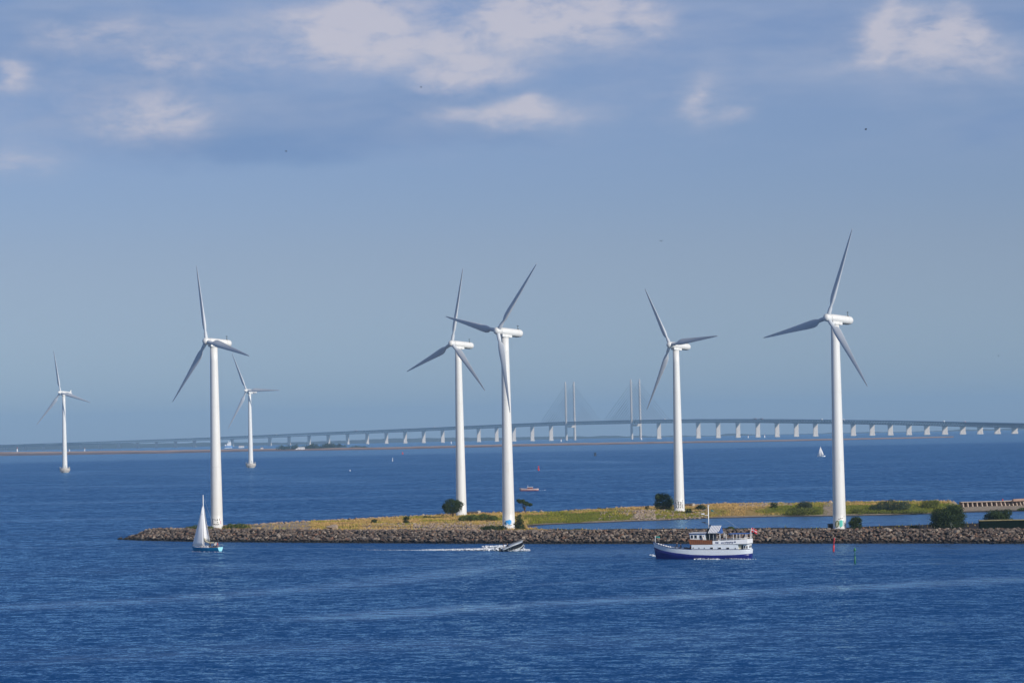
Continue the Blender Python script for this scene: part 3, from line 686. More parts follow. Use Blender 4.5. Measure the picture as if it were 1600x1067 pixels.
def bush(name, label, cat, px, ybase, wpx, hpx, leaf, style='dome', z=2.3, dens=9.0, lsize=0.32, group=None, depth=None):
    bush_no[0] += 1; sd_ = bush_no[0] * 13 + 5; r = np.random.default_rng(sd_)
    p = at_z(px, ybase, z) if z >= 2.5 else ground_hit(px, ybase); g0 = gz(p.x, p.y); D = p.y; wm = wpx * D / FPX; hm = hpx * D / FPX
    root = thing(name, label, cat, (p.x, p.y, g0 + sea_z(p.x, p.y)), 0, group)
    dp = depth or wm * 0.8
    B = []
    if style == 'dome':
        B.append((0, 0, hm * .42, wm * .43, dp * .42, hm * .50)); B.append((0, 0, hm * .18, wm * .45, dp * .42, hm * .26))
        for i in range(9):
            a = r.uniform(0, 6.28); q = r.uniform(.3, .62)
            B.append((math.cos(a) * wm * .5 * q, math.sin(a) * dp * .5 * q, hm * r.uniform(.3, .75), wm * r.uniform(.13, .24), dp * .2, hm * r.uniform(.16, .26)))
    elif style == 'ball':
        B.append((0, 0, hm * .55, wm * .40, dp * .40, hm * .40))
        for i in range(10):
            a = r.uniform(0, 6.28); q = r.uniform(.35, .66)
            B.append((math.cos(a) * wm * .5 * q, math.sin(a) * dp * .5 * q, hm * r.uniform(.32, .84), wm * r.uniform(.13, .22), dp * .18, hm * r.uniform(.12, .2)))
    elif style == 'long':
        k = max(3, int(wm / hm * 1.5))
        for i in range(k):
            u = (i + .5) / k * 2 - 1; hh = hm * (0.62 + 0.38 * (1 - u * u)) * r.uniform(.75, 1.08)
            B.append((u * wm * .5 * .9, r.uniform(-.2, .2) * dp, hh * .42, wm / k * .85, dp * .42, hh * .56))
    elif style == 'cone':
        for i in range(8):
            v = (i + .5) / 8; B.append((r.uniform(-.1, .1) * wm + (0.06 - 0.10 * v) * wm, r.uniform(-.1, .1) * wm, hm * v * .92, wm * .46 * (1 - v * .72), dp * .46 * (1 - v * .72), hm * .13))
    elif style == 'wind':
        for i in range(9):
            v = i / 8; B.append((wm * (-.34 + .62 * v + r.uniform(-.08, .08)), r.uniform(-.15, .15) * wm, hm * (.86 - .32 * v + r.uniform(-.1, .1)), wm * r.uniform(.13, .2), wm * .16, hm * r.uniform(.09, .15)))
    V, F, T = leaf_cloud(B, dens * 1.5, lsize, sd_)
    put(raw_mesh('crown', V, F, leaf, False, {'tint': T}), 'crown', root)
    m2 = MB(); br = max(0.05, hm * 0.03)
    top = (0, 0, hm * .5) if style != 'wind' else (wm * .1, 0, hm * .62)
    m2.tube([(0.15 if style == 'wind' else 0, 0, -0.3), (wm * .02, 0, hm * .25), top], [br * 1.5, br, br * .5], 6)
    for i in range(5):
        bl = B[i % len(B)]; m2.tube([(0, 0, hm * .18), (bl[0] * .5, bl[1] * .5, hm * .18 + (bl[2] - hm * .18) * .6), bl[:3]], [br * .8, br * .5, br * .2], 5)
    m2.build('trunk', BARK, root)
    return root
bush('tree', 'round dark green tree just left of the base of the second near turbine', 'tree', 707.5, 808, 39, 30, LEAF_D, 'ball', dens=19)
bush('bramble', 'low spreading green bramble right of the base of the second near turbine', 'shrub', 747, 813.5, 62, 12, LEAF_M, 'long', dens=11, depth=9)
bush('shrub', 'small dark shrub on dry grass, leftmost on the far edge of the spit', 'shrub', 584, 817, 13, 7, LEAF_D, 'dome')
bush('shrub', 'small upright shrub on dry grass left of the round dark tree', 'shrub', 635, 818, 14, 13, LEAF_D, 'dome')
bush('shrub', 'tiny shrub on the far stone edge just left of the round dark tree', 'shrub', 665, 810, 12, 5, LEAF_D, 'dome')
bush('tree', 'thin windswept tree leaning left, right of the third near turbine', 'tree', 820, 801.5, 25, 23, LEAF_D, 'wind', dens=20, lsize=0.4)
bush('bush', 'tall pointed dark bush touching the base of the third near turbine', 'bush', 811, 826, 24, 25, LEAF_D, 'cone', z=2.5, dens=15)
bush('bush', 'low dark bush left of the base of the third near turbine', 'bush', 771, 827.5, 42, 10, LEAF_D, 'long', z=2.5, dens=14, depth=5)
bush('bush', 'low green bush behind the sailing boat, left of the first near turbine', 'bush', 312, 825.5, 46, 9, LEAF_M, 'long', z=2.6, dens=12, depth=5)
bush('bush', 'low green bush right of the base of the first near turbine', 'bush', 369, 825.5, 44, 10.5, LEAF_M, 'long', z=2.6, dens=12, depth=5)
bush('tree', 'round green tree just left of the base of the fourth near turbine', 'tree', 1037.5, 796, 35, 28, LEAF_M, 'dome', dens=17)
bush('shrub', 'small dark shrub on the spit left of the round green tree', 'shrub', 1011, 795.5, 8, 7, LEAF_D, 'dome')
bush('shrub', 'shrub on the slope below the fourth near turbine, on its right', 'shrub', 1076, 802, 12, 9, LEAF_D, 'dome')
bush('shrub', 'dark shrub on the spit crest right of the fourth near turbine', 'shrub', 1096, 796, 22, 8, LEAF_D, 'dome')
bush('shrub', 'dark shrub on pale boulders between the motor ship mast and the big turbine', 'shrub', 1210, 793.5, 14, 9, LEAF_D, 'dome')
bush('bush', 'large domed grey-green bush on the spit left of the nearest turbine', 'bush', 1257, 797, 30, 17, LEAF_G, 'dome')
bush('bush', 'broad yellow-green bush below the domed grey-green one', 'bush', 1256, 804, 56, 14, LEAF_L, 'long', z=1.2, depth=5)
bush('bush', 'long dark grey-green thicket on the spit right of the nearest turbine', 'bush', 1391, 796.5, 62, 16, LEAF_G, 'long', dens=11, depth=8)
bush('bush', 'bright olive bush on the spit right of the long dark thicket', 'bush', 1453, 793, 34, 13, LEAF_L, 'dome')
bush('bush', 'brownish bush at the left end of the concrete quay', 'bush', 1492, 798, 30, 13, LEAF_L, 'dome')
bush('bush', 'low yellow-green bush on the lagoon shore below the long dark thicket', 'bush', 1395, 802, 120, 6, LEAF_L, 'long', z=1.0, depth=4)
bush('shrub', 'pale olive shrub on the lagoon shore right of the nearest turbine', 'shrub', 1340, 801, 26, 7, LEAF_L, 'dome', z=1.0)
bush('bush', 'brown-green bush against the right side of the nearest turbine base', 'bush', 1337, 826, 25, 24, LEAF_D, 'dome', z=2.6, dens=17)
bush('bush', 'big dark bush on the breakwater in front of the lagoon', 'bush', 1481, 826, 67, 40, LEAF_D, 'dome', z=2.6, dens=17, depth=7)
bush('bush', 'dark rounded bush behind the green container', 'bush', 1558, 816, 54, 24, LEAF_D, 'dome', z=2.5, dens=15)
bush('shrub', 'small dark shrub behind the pale boulders on the breakwater', 'shrub', 1427, 825.5, 22, 10, LEAF_D, 'long', z=2.6, dens=12)
bush('shrub', 'small green shrub on the breakwater behind the ship awning', 'shrub', 1141, 826.5, 16, 7, LEAF_M, 'dome', z=2.6, dens=12)
bush('shrub', 'flat dark shrub on the breakwater behind the ship stern', 'shrub', 1165, 826.5, 13, 3.5, LEAF_D, 'long', z=2.6, dens=12, depth=2)
bush('shrub', 'low green shrub on the breakwater at the left end of the lagoon', 'shrub', 905, 826.5, 40, 3.6, LEAF_M, 'long', z=2.6, dens=12, depth=2)
bush('shrub', 'low green shrub on the sandy shore at the right edge of the picture', 'shrub', 1600, 797, 22, 5, LEAF_M, 'long', z=0.8, dens=10, depth=4)

# ------------------------------------------------------------------ wind turbines
def blade_mesh(Rb, chord_max, root_r, name='blade'):
    """span +Z, leading edge +X, rotor axis (upwind) -Y"""
    st = [(0.030, 0), (0.06, 0), (0.10, 0.10), (0.14, 0.45), (0.18, 0.85), (0.225, 1.0), (0.30, .96), (0.42, .80), (0.56, .63), (0.70, .48), (0.83, .34), (0.93, .22), (0.98, .13), (1.0, 0.04)]
    n = 20; rows = []
    for s, k in st:
        blend = min(1, k * 1.6) if s < 0.2 else 1.0
        ch = chord_max * k if s >= 0.2 else root_r * 2 * (1 - blend) + chord_max * max(k, .45) * blend
        if s < 0.08: ch = root_r * 2
        tw = R(17 * max(0, 1 - s) ** 1.8 + 1.0) * 1.0
        thick = (0.5 * (1 - blend) + blend * (0.15 + 0.42 * max(0, (0.52 - s)))) * ch if s >= 0.08 else root_r
        rowp = []
        for j in range(n):
            a = 2 * math.pi * j / n
            cx, cy = math.cos(a), math.sin(a)
            xa = 0.5 * cx; ta = 0.5 * cy * (1.0 if blend < .5 else (0.55 + 0.45 * cx) ** 0.7 * 1.3 if cx > -1.2 else 0)
            xo = (xa - 0.18 * blend) * ch           # pitch axis near 30% chord
            to = ta * thick * (2 if blend < .5 else 1.7)
            if s < 0.08: xo, to = xa * ch, 0.5 * cy * ch
            rowp.append((xo * math.cos(tw) + to * math.sin(tw), -xo * math.sin(tw) + to * math.cos(tw) + 0.012 * Rb * s * s * -1.0, s * Rb))
        rows.append(rowp)
    mb = MB(); vs = [p for r_ in rows for p in r_]; fs = []
    for i in range(len(rows) - 1):
        for j in range(n): j2 = (j + 1) % n; fs.append((i * n + j, i * n + j2, (i + 1) * n + j2, (i + 1) * n + j))
    mb.add(vs, fs, 0, True); o = len(mb.v) - len(vs)
    mb.f.append(tuple(o + (len(rows) - 1) * n + j for j in range(n))); mb.m.append(0); mb.sm.append(False)
    return mb.mesh(name, BLADE)
BLADE_S = blade_mesh(22.2, 1.95, 0.50)
BLADE_B = blade_mesh(38.5, 3.2, 0.80)
def tower_r(h, H, rb, rt): return rb + (rt - rb) * h / H
def surf_patch(mb, H, rb, rt, a0, a1, h0, h1, mi=0, off=0.02, n=6):
    """strip wrapped on the tower skin, a in degrees (0 = towards -Y, positive to +X)"""
    vs = []
    for i in range(n + 1):
        a = R(a0 + (a1 - a0) * i / n)
        for h in (h0, h1):
            r = tower_r(h, H, rb, rt) + off; vs.append((math.sin(a) * r, -math.cos(a) * r, h))
    mb.add(vs, [(2 * i, 2 * i + 2, 2 * i + 3, 2 * i + 1) for i in range(n)], mi, True)
def stroke(mb, H, rb, rt, pts, wd, mi=0, off=0.03):
    """hand-drawn line on the tower skin; pts in (metres across from the camera-facing line, height)"""
    dens = []
    for (a, b), (c, d) in zip(pts[:-1], pts[1:]):
        k = max(1, int(math.hypot(c - a, d - b) / 0.2))
        for i in range(k): dens.append((a + (c - a) * i / k, b + (d - b) * i / k))
    dens.append(pts[-1]); vs = []
    for i, (u, h) in enumerate(dens):
        q = dens[min(i + 1, len(dens) - 1)]; p = dens[max(i - 1, 0)]; tx, tz = q[0] - p[0], q[1] - p[1]; L = math.hypot(tx, tz) or 1
        for sg in (-1, 1):
            uu, hh = u - tz / L * wd / 2 * sg, h + tx / L * wd / 2 * sg
            r = tower_r(hh, H, rb, rt) + off; a = uu / r
            vs.append((math.sin(a) * r, -math.cos(a) * r, hh))
    mb.add(vs, [(2 * i, 2 * i + 2, 2 * i + 3, 2 * i + 1) for i in range(len(dens) - 1)], mi)

def turbine(label, base, hubz, wpx, scale_b, yaw_deg, theta, big=False, rb=1.6, rt=0.95, mast=True, graffiti=None, group=None, door_a=None):
    """base: world point under the tower; hubz: hub height over base"""
    root = thing('wind_turbine', label, 'wind turbine', base, 0, group)
    H = hubz - (1.05 if not big else 2.2)
    h0 = 0.0
    mb = MB(); prof = [(rb + 0.10, h0 - 0.4), (rb + 0.10, h0 + 0.25), (rb, h0 + 0.27)]
    for i in range(1, 13): h = H * i / 12; prof.append((tower_r(h, H, rb, rt), h))
    mb.lathe(prof, 40); mb.build('tower', TOWER, root)
    for k, hh in enumerate((H * .34, H * .67)):
        mf = MB(); r_ = tower_r(hh, H, rb, rt); mf.lathe([(r_ - .01, hh - .05), (r_ + .018, hh - .05), (r_ + .018, hh + .05), (r_ - .01, hh + .05)], 32); mf.build('section_joint', SEAM if not big else TOWER, root)
    mf = MB(); mf.lathe([(rt + .10, H - 0.45), (rt + .14, H - .4), (rt + .14, H), (rt + .05, H + .12)], 28); mf.build('yaw_ring', TOWER, root)
    # rotor frame: local -Y is upwind
    yaw = R(yaw_deg); tilt = R(5)
    A = Matrix.Translation((0, 0, hubz)) @ Matrix.Rotation(yaw, 4, 'Z') @ Matrix.Rotation(-tilt, 4, 'X')
    S = 1.0 if not big else 1.65
    ov = 2.35 * S                                   # hub in front of the tower axis
    # nacelle: rounded horizontal barrel
    nm = MB(); L0, L1 = -ov + 0.75 * S, 5.6 * S
    rr = 0.98 * S
    M = A @ Matrix.Rotation(R(-90), 4, 'X')         # lathe z -> +Y
    if not big:
        nm.lathe([(rr * .86, L0), (rr * 1.0, L0 + .12), (rr * 1.03, L0 + 1.4), (rr * 1.03, L1 - .9), (rr * .98, L1 - .45), (rr * .80, L1 - .14), (rr * .45, L1), (0.0, L1 + .02)], 26, M=M)
    else:
        secs = [(L0, .80), (L0 + .3, 1.0), (L0 + 2.5, 1.06), (L1 - 2.2, 1.0), (L1 - .4, .82), (L1, .6)]; vs = []; n = 20
        for yy, k in secs:
            for j in range(n):
                a = 2 * math.pi * j / n; cx = abs(math.cos(a)) ** .6 * math.copysign(1, math.cos(a)); cz = abs(math.sin(a)) ** .6 * math.copysign(1, math.sin(a))
                vs.append(A @ Vector((cx * rr * .95 * k, yy, cz * rr * .95 * k + (0.1 if k > .9 else 0))))
        fs = [(i * n + j, i * n + (j + 1) % n, (i + 1) * n + (j + 1) % n, (i + 1) * n + j) for i in range(len(secs) - 1) for j in range(n)]
        fs += [tuple(range(n))[::-1], tuple((len(secs) - 1) * n + j for j in range(n))]; nm.add(vs, fs, 0, True)
    nac = nm.build('nacelle', TOWER, root)
    bk = MB()
    for v in range(1):
        c = [A @ Vector((x, y, z)) for z in (-rr * 1.42, -rr * .55) for x, y in ((-.75 * S, -1.25 * S), (.75 * S, -1.25 * S), (.75 * S, 1.9 * S), (-.75 * S, 1.9 * S))]
        bk.add(c, [(3, 2, 1, 0), (4, 5, 6, 7), (0, 1, 5, 4), (1, 2, 6, 5), (2, 3, 7, 6), (3, 0, 4, 7)])
    bk.build('bedplate', TOWER, root)
    gr = MB(); c = [A @ Vector((x, y, z)) for z in (-rr * 1.09, -rr * .9) for x, y in ((-.5 * S, 2.3 * S), (.5 * S, 2.3 * S), (.5 * S, 4.4 * S), (-.5 * S, 4.4 * S))]
    gr.add(c, [(3, 2, 1, 0), (4, 5, 6, 7), (0, 1, 5, 4), (1, 2, 6, 5), (2, 3, 7, 6), (3, 0, 4, 7)]); gr.build('hatch', DARK if not big else GREYM, nac)
    if mast:
        q = MB(); p0 = A @ Vector((0, L1 - 1.3 * S, rr * .95))
        if big:
            c = [A @ Vector((x, y, z)) for x in (-.12, .12) for y, z in ((L1 - 2.2, rr * .8), (L1 - .1, rr * .6), (L1 - .1, rr * 2.1), (L1 - .7, rr * 2.1))]
            q.add(c, [(3, 2, 1, 0), (4, 5, 6, 7), (0, 1, 5, 4), (1, 2, 6, 5), (2, 3, 7, 6), (3, 0, 4, 7)]); q.build('fin', TOWER, nac)
        else:
            q.tube([p0, p0 + Vector((0, 0, 1.15))], .06, 6); q.tube([p0 + Vector((-.3, 0, .95)), p0 + Vector((.3, 0, .95))], .05, 5); q.box(tuple(p0 + Vector((0, 0, .08))), (.45, .45, .25)); q.build('wind_sensor', DARK, nac)
    # hub and blades
    Hc = A @ Matrix.Translation((0, -ov, 0))
    hb = MB(); Mh = Hc @ Matrix.Rotation(R(90), 4, 'X')   # lathe z -> -Y (upwind)
    if not big: hb.lathe([(.80, -.80), (.95, -.6), (.98, 0), (.94, .42), (.80, .78), (.55, 1.02), (.25, 1.12), (0, 1.15)], 26, M=Mh)
    else: hb.lathe([(1.35, -1.3), (1.7, -.9), (1.72, .3), (1.45, 1.4), (.95, 2.4), (.4, 3.1), (0, 3.3)], 26, M=Mh)
    hub = hb.build('hub', TOWER, root)
    mg = MB(); mg.lathe([(.70 * S, -1.0 * S), (.83 * S, -.98 * S), (.83 * S, -.70 * S), (.7 * S, -.68 * S)], 24, M=Mh); mg.build('seal_ring', DARK, hub)
    me = BLADE_B if big else BLADE_S
    for k in range(3):
        b = bpy.data.objects.new('blade', me); COL.objects.link(b); b.parent = root
        b.matrix_local = Hc @ Matrix.Rotation(R(theta + 120 * k), 4, 'Y') @ Matrix.Scale(scale_b, 4)
    if door_a is not None:
        d = MB(); surf_patch(d, H, rb, rt, door_a - 14, door_a + 14, .5, 2.7, 0, .03); d.build('door', GREYM, root)
    return root, H
Y51 = -51
def place_turbine(label, px, ybase, yhub, theta, R_m, yaw=Y51, rb=1.6, rt=0.95, z=2.7, **kw):
    p = at_z(px, ybase, z); D = p.y; hub = (ybase - yhub) * D / FPX
    g0 = gz(p.x, p.y)
    base = (p.x, p.y, min(g0, z) + sea_z(p.x, p.y) - 0.05); hub += z - base[2]
    return turbine(label, base, hub, None, R_m / 22.2, yaw, theta, rb=rb, rt=rt, **kw), base, hub
GN = 'near row of tall white wind turbines on the spit and breakwater'
GF = 'offshore wind turbines standing in the sea'
(t1, H1), b1, _ = place_turbine('tall white wind turbine behind the sailing boat at the left end of the breakwater', 339, 824.0, 534.5, -17.5, 22.3, rb=1.68, rt=1.02, group=GN)
(t2, H2), b2, _ = place_turbine('white wind turbine with the round dark tree at the left of its base', 721, 803.5, 538, 10, 23.0, group=GN)
(t3, H3), b3, _ = place_turbine('white wind turbine with blue graffiti on its base, one blade hanging down beside the tower', 795, 823.5, 518.5, 42, 22.5, rb=1.62, group=GN)
(t4, H4), b4, _ = place_turbine('white wind turbine with black and white graffiti, the round green tree at its left', 1061.5, 794.5, 540, -35, 21.9, rb=1.62, group=GN)
(t5, H5), b5, _ = place_turbine('nearest and tallest white wind turbine with green graffiti, standing behind the breakwater at right', 1312, 825.5, 498, 19.5, 22.2, rb=1.58, rt=0.98, group=GN)
# graffiti, painted on the tower skins
BLK = mat('graffiti_black', (0.02, 0.02, 0.022), 0.7); BLU = mat('graffiti_blue', (0.05, 0.33, 0.72), 0.7); TEAL = mat('graffiti_teal', (0.10, 0.50, 0.42), 0.7)
OLIVE = mat('graffiti_olive', (0.20, 0.24, 0.07), 0.7); WHT = mat('graffiti_white', (0.8, 0.8, 0.8), 0.7); PNK = mat('graffiti_pink', (0.62, 0.25, 0.32), 0.7); YEL = mat('graffiti_pale_yellow', (0.7, 0.68, 0.45), 0.7)
def gobj(H, strokes, rb, rt, matl, parent, **k):
    g = MB()
    for pts, wd in strokes: stroke(g, H, rb, rt, pts, wd)
    return g.build('graffiti', matl, parent, **k)
r1 = (1.68, 1.02)
gobj(H1, [([(-1.0, 2.95), (-1.0, 1.2)], .16), ([(-1.0, 2.9), (-.75, 2.85)], .14), ([(-.35, 2.9), (-.35, 2.45), (-.1, 2.45)], .13), ([(.15, 2.4), (.3, 2.9), (.45, 2.4)], .13), ([(.22, 2.6), (.4, 2.6)], .12), ([(.75, 2.9), (1.1, 2.9)], .13), ([(.92, 2.9), (.92, 2.4)], .13),
          ([(0.2, 2.1), (.5, 1.95), (.35, 1.7)], .12), ([(-.8, 1.35), (-.5, 1.5), (-.3, 1.3), (0, 1.4), (.3, 1.3), (.55, 1.45), (.8, 1.3)], .17)], *r1, BLK, t1)
gobj(H1, [([(1.05, 2.3), (1.35, 2.1), (1.2, 1.7), (1.45, 1.5)], .18)], *r1, PNK, t1)
r3 = (1.62, .95)
gobj(H3, [([(-.75, 2.2), (-.6, 1.1)], .3), ([(-.45, 2.25), (-.1, 1.3)], .35), ([(-.1, 2.3), (.1, 1.2)], .35), ([(.25, 2.4), (.3, 1.1)], .38), ([(.6, 2.3), (.6, 1.4)], .3), ([(-.7, 1.8), (.6, 1.9)], .25)], *r3, BLU, t3)
gobj(H3, [([(-1.3, 1.9), (-1.1, 1.2), (-.85, 1.9), (-.8, 1.0)], .12), ([(-.2, .95), (.3, .9), (.8, 1.0)], .12), ([(-1.2, 2.5), (-.9, 2.4)], .1)], *r3, BLK, t3)
gobj(H4, [([(-1.5, 2.2), (-1.2, 2.7), (-.9, 2.2), (-1.2, 1.7), (-.9, 1.1), (-1.4, .9)], .17), ([(-.6, 2.7), (-.2, 2.8), (-.5, 1.9), (-.1, 2.0), (-.3, 1.0), (-.7, .9)], .18), ([(.1, 2.7), (.5, 2.6), (.2, 1.8), (.6, 1.7), (.2, .9)], .18), ([(.9, 2.9), (.7, 2.0), (1.1, 1.9), (.8, 1.0), (1.3, .9)], .17),
          ([(-1.4, 3.1), (-.5, 3.2)], .1), ([(.7, 3.2), (1.3, 3.1)], .1)], *r3, BLK, t4)
gobj(H4, [([(-.9, 2.4), (-.8, 1.3)], .2), ([(-.05, 2.4), (.0, 1.2)], .22), ([(.6, 2.4), (.65, 1.3)], .18)], *r3, WHT, t4)
r5 = (1.58, .98)
gobj(H5, [([(-.05, 2.5), (.0, .95)], .32), ([(.28, 2.6), (.3, 1.0)], .32), ([(.55, 2.5), (.52, 1.2)], .2), ([(-.1, 1.6), (.6, 1.7)], .3)], *r5, TEAL, t5)
gobj(H5, [([(-1.15, 1.9), (-.9, 2.3), (-.5, 2.4), (-.35, 1.8), (-.55, 1.1), (-.95, .95), (-1.2, 1.3), (-1.15, 1.9)], .26)], *r5, OLIVE, t5)
gobj(H5, [([(-.75, 2.0), (-.75, 1.3)], .42), ([(-.75, 2.35), (-.4, 2.45)], .18)], *r5, YEL, t5)
gobj(H5, [([(-.45, 2.85), (-.2, 2.8), (.1, 3.0), (.5, 2.95), (.8, 3.15)], .11), ([(.92, 2.4), (.95, 1.1)], .1), ([(1.15, 2.0), (1.2, 1.7)], .1), ([(-.4, 1.9), (-.3, 1.5)], .14), ([(0, .9), (.15, .75)], .15), ([(1.0, 3.6), (1.15, 3.3)], .06)], *r5, BLK, t5)

def offshore(label, px, ywater, yhub, theta, yaw, Rm):
    p = sea_pt(px, ywater); D = p.y; hub = (ywater - yhub) * D / FPX
    base = (p.x, p.y, p.z)
    (root, H) = turbine(label, (p.x, p.y, p.z), hub, None, Rm / 38.5, yaw, theta, big=True, rb=2.25, rt=1.35, group=GF)
    f = MB(); f.lathe([(3.4, -1.5), (3.2, 0.0), (4.2, 1.1), (4.6, 1.9), (4.6, 3.5), (4.3, 3.75), (0.1, 3.8)], 32); fo = f.build('foundation', CONC, root)
    g = MB()
    for k in range(18):
        a = 2 * math.pi * k / 18; g.tube([(4.35 * math.cos(a), 4.35 * math.sin(a), 3.7), (4.35 * math.cos(a), 4.35 * math.sin(a), 4.9)], .06, 5)
    for hh in (4.35, 4.9): g.tube([(4.35 * math.cos(2 * math.pi * k / 24), 4.35 * math.sin(2 * math.pi * k / 24), hh) for k in range(25)], .05, 5, caps=False)
    g.build('railing', GREYM, fo)
    for s in (-1, 1):
        l = MB(); l.box((s * 4.2, -1.0, 4.4), (.5, .5, 1.4)); l.build('locker', GREYM, fo)
    l = MB()
    for s in (-.3, .3): l.tube([(-2.9 + s, -3.75, -1), (-2.9 + s, -3.75, 4.2)], .07, 5)
    for k in range(9): l.tube([(-3.2, -3.75, .2 + k * .45), (-2.6, -3.75, .2 + k * .45)], .05, 5)
    l.build('ladder', GREYM, fo)
    d = MB(); surf_patch(d, H, 2.25, 1.35, 10, 35, 4.2, 6.6, 0, .04); d.build('door', GREYM, root)
offshore('offshore white wind turbine on a grey concrete drum, leftmost of all the turbines', 101.5, 738.0, 614.0, -15.5, -37, 39.0)
offshore('offshore white wind turbine on a concrete drum, seen just right of the first near turbine', 392, 730.5, 611.0, -29, -37, 40.0)

# ------------------------------------------------------------------ small structures on the spit
def cabinet():
    p = at_z(1299, 826, 2.6); r = thing('control_cabinet', 'black steel cabinet standing left of the nearest turbine base', 'cabinet', (p.x - .15, p.y, gz(p.x, p.y)), R(8))
    m = MB(); m.box((0, 0, .75), (1.25, 1.1, 1.5)); m.build('body', DARK, r)
    m = MB(); m.box((0, 0, 1.55), (1.4, 1.25, .1)); m.build('lid', mat('black_rubber', (.012, .012, .014), .6), r)
    m = MB(); m.box((0, -.565, .75), (1.0, .03, 1.3)); d = m.build('door', mat('cabinet_door', (.015, .02, .03), .5), r)
    m = MB(); m.box((.38, -.60, .8), (.06, .05, .25)); m.build('handle', GREYM, d)
cabinet()
def container():
    a = at_z(1531, 826, 2.6); L = 16.0; hgt = 2.15
    r = thing('container', 'long dark green steel container with tan roof on the breakwater at the right edge', 'container', (a.x, a.y, gz(a.x + 3, a.y) - .15), R(-3))
    m = MB(); m.box((L / 2, 1.2, hgt / 2), (L, 2.4, hgt)); m.build('body', GREENBOX, r)
    m = MB(); m.box((L / 2, 1.2, hgt + .09), (L + .25, 2.7, .16)); m.build('roof', TANROOF, r)
    for i in range(int(L / .8)):
        m = MB(); m.box((.4 + i * .8, -.03, hgt / 2), (.3, .06, hgt - .2)); m.build('panel', GREENBOX, r)
    for i in (0, 1):
        m = MB(); m.box((-.03, .65 + i * 1.15, hgt / 2), (.06, 1.05, hgt - .25)); m.build('door', GREENBOX, r)
container()
def posts():
    for x, y0, y1, w_, lab in [(1436.5, 825, 815.5, .28, 'thick grey wooden post on the breakwater beside the pale boulders'), (1442.5, 825, 818.5, .45, 'short thick pale post right of the grey wooden post'),
                               (1460, 824, 821, .18, 'low stake on the breakwater in front of the big dark bush'), (1450, 825, 816.5, .12, 'thin stake between the short pale post and the big dark bush')]:
        p = at_z(x, y0, 2.7); h = (y0 - y1) * p.y / FPX; m = MB(); m.tube([(0, 0, -.4), (0, 0, h * .5), (rng.uniform(-.08, .08), 0, h)], [w_ * .6, w_ * .55, w_ * .45], 7)
        o = m.build('post', mat('weathered_wood', (.28, .25, .21), .9, 0, .25, 3), None, loc=(p.x, p.y, gz(p.x, p.y))); o['label'] = lab; o['category'] = 'post'
    p = at_z(1486, 825, 2.8); r = thing('fence_post', 'slim grey fence post with slanting brace before the big dark bush', 'post', (p.x, p.y, gz(p.x, p.y)), 0)
    m = MB(); m.tube([(0, 0, -.3), (0, 0, 1.75)], .08, 7); m.build('pole', GREYM, r)
    m = MB(); m.tube([(0, 0, 1.5), (1.25, .1, 0)], .05, 6); m.build('brace', GREYM, r)
    # flotsam hut shapes on the far crest
    for x, y, w_, h_, lab in [(1076, 791.5, 12, 3.2, 'low dark timber shelter on the spit crest right of the fourth near turbine'), (739, 803.5, 16, 2.6, 'low dark timber shelter on the spit crest right of the second near turbine')]:
        p = at_z(x, y, 2.2); k = p.y / FPX; r = thing('shelter', lab, 'shelter', (p.x, p.y, gz(p.x, p.y)), R(10))
        m = MB(); m.box((0, .6, h_ * k / 2), (w_ * k, 1.6, h_ * k)); m.build('wall', mat('tarred_timber', (.035, .03, .028), .9, 0, .3, 2), r)
        m = MB(); m.box((0, .6, h_ * k + .08), (w_ * k + .3, 2.0, .14)); m.build('roof', mat('roof_boards', (.16, .13, .11), .9, 0, .3, 2), r)
        m = MB(); m.box((w_ * k * .62, .4, .45), (.9, .9, .9)); m.build('block', CONC, r)
posts()
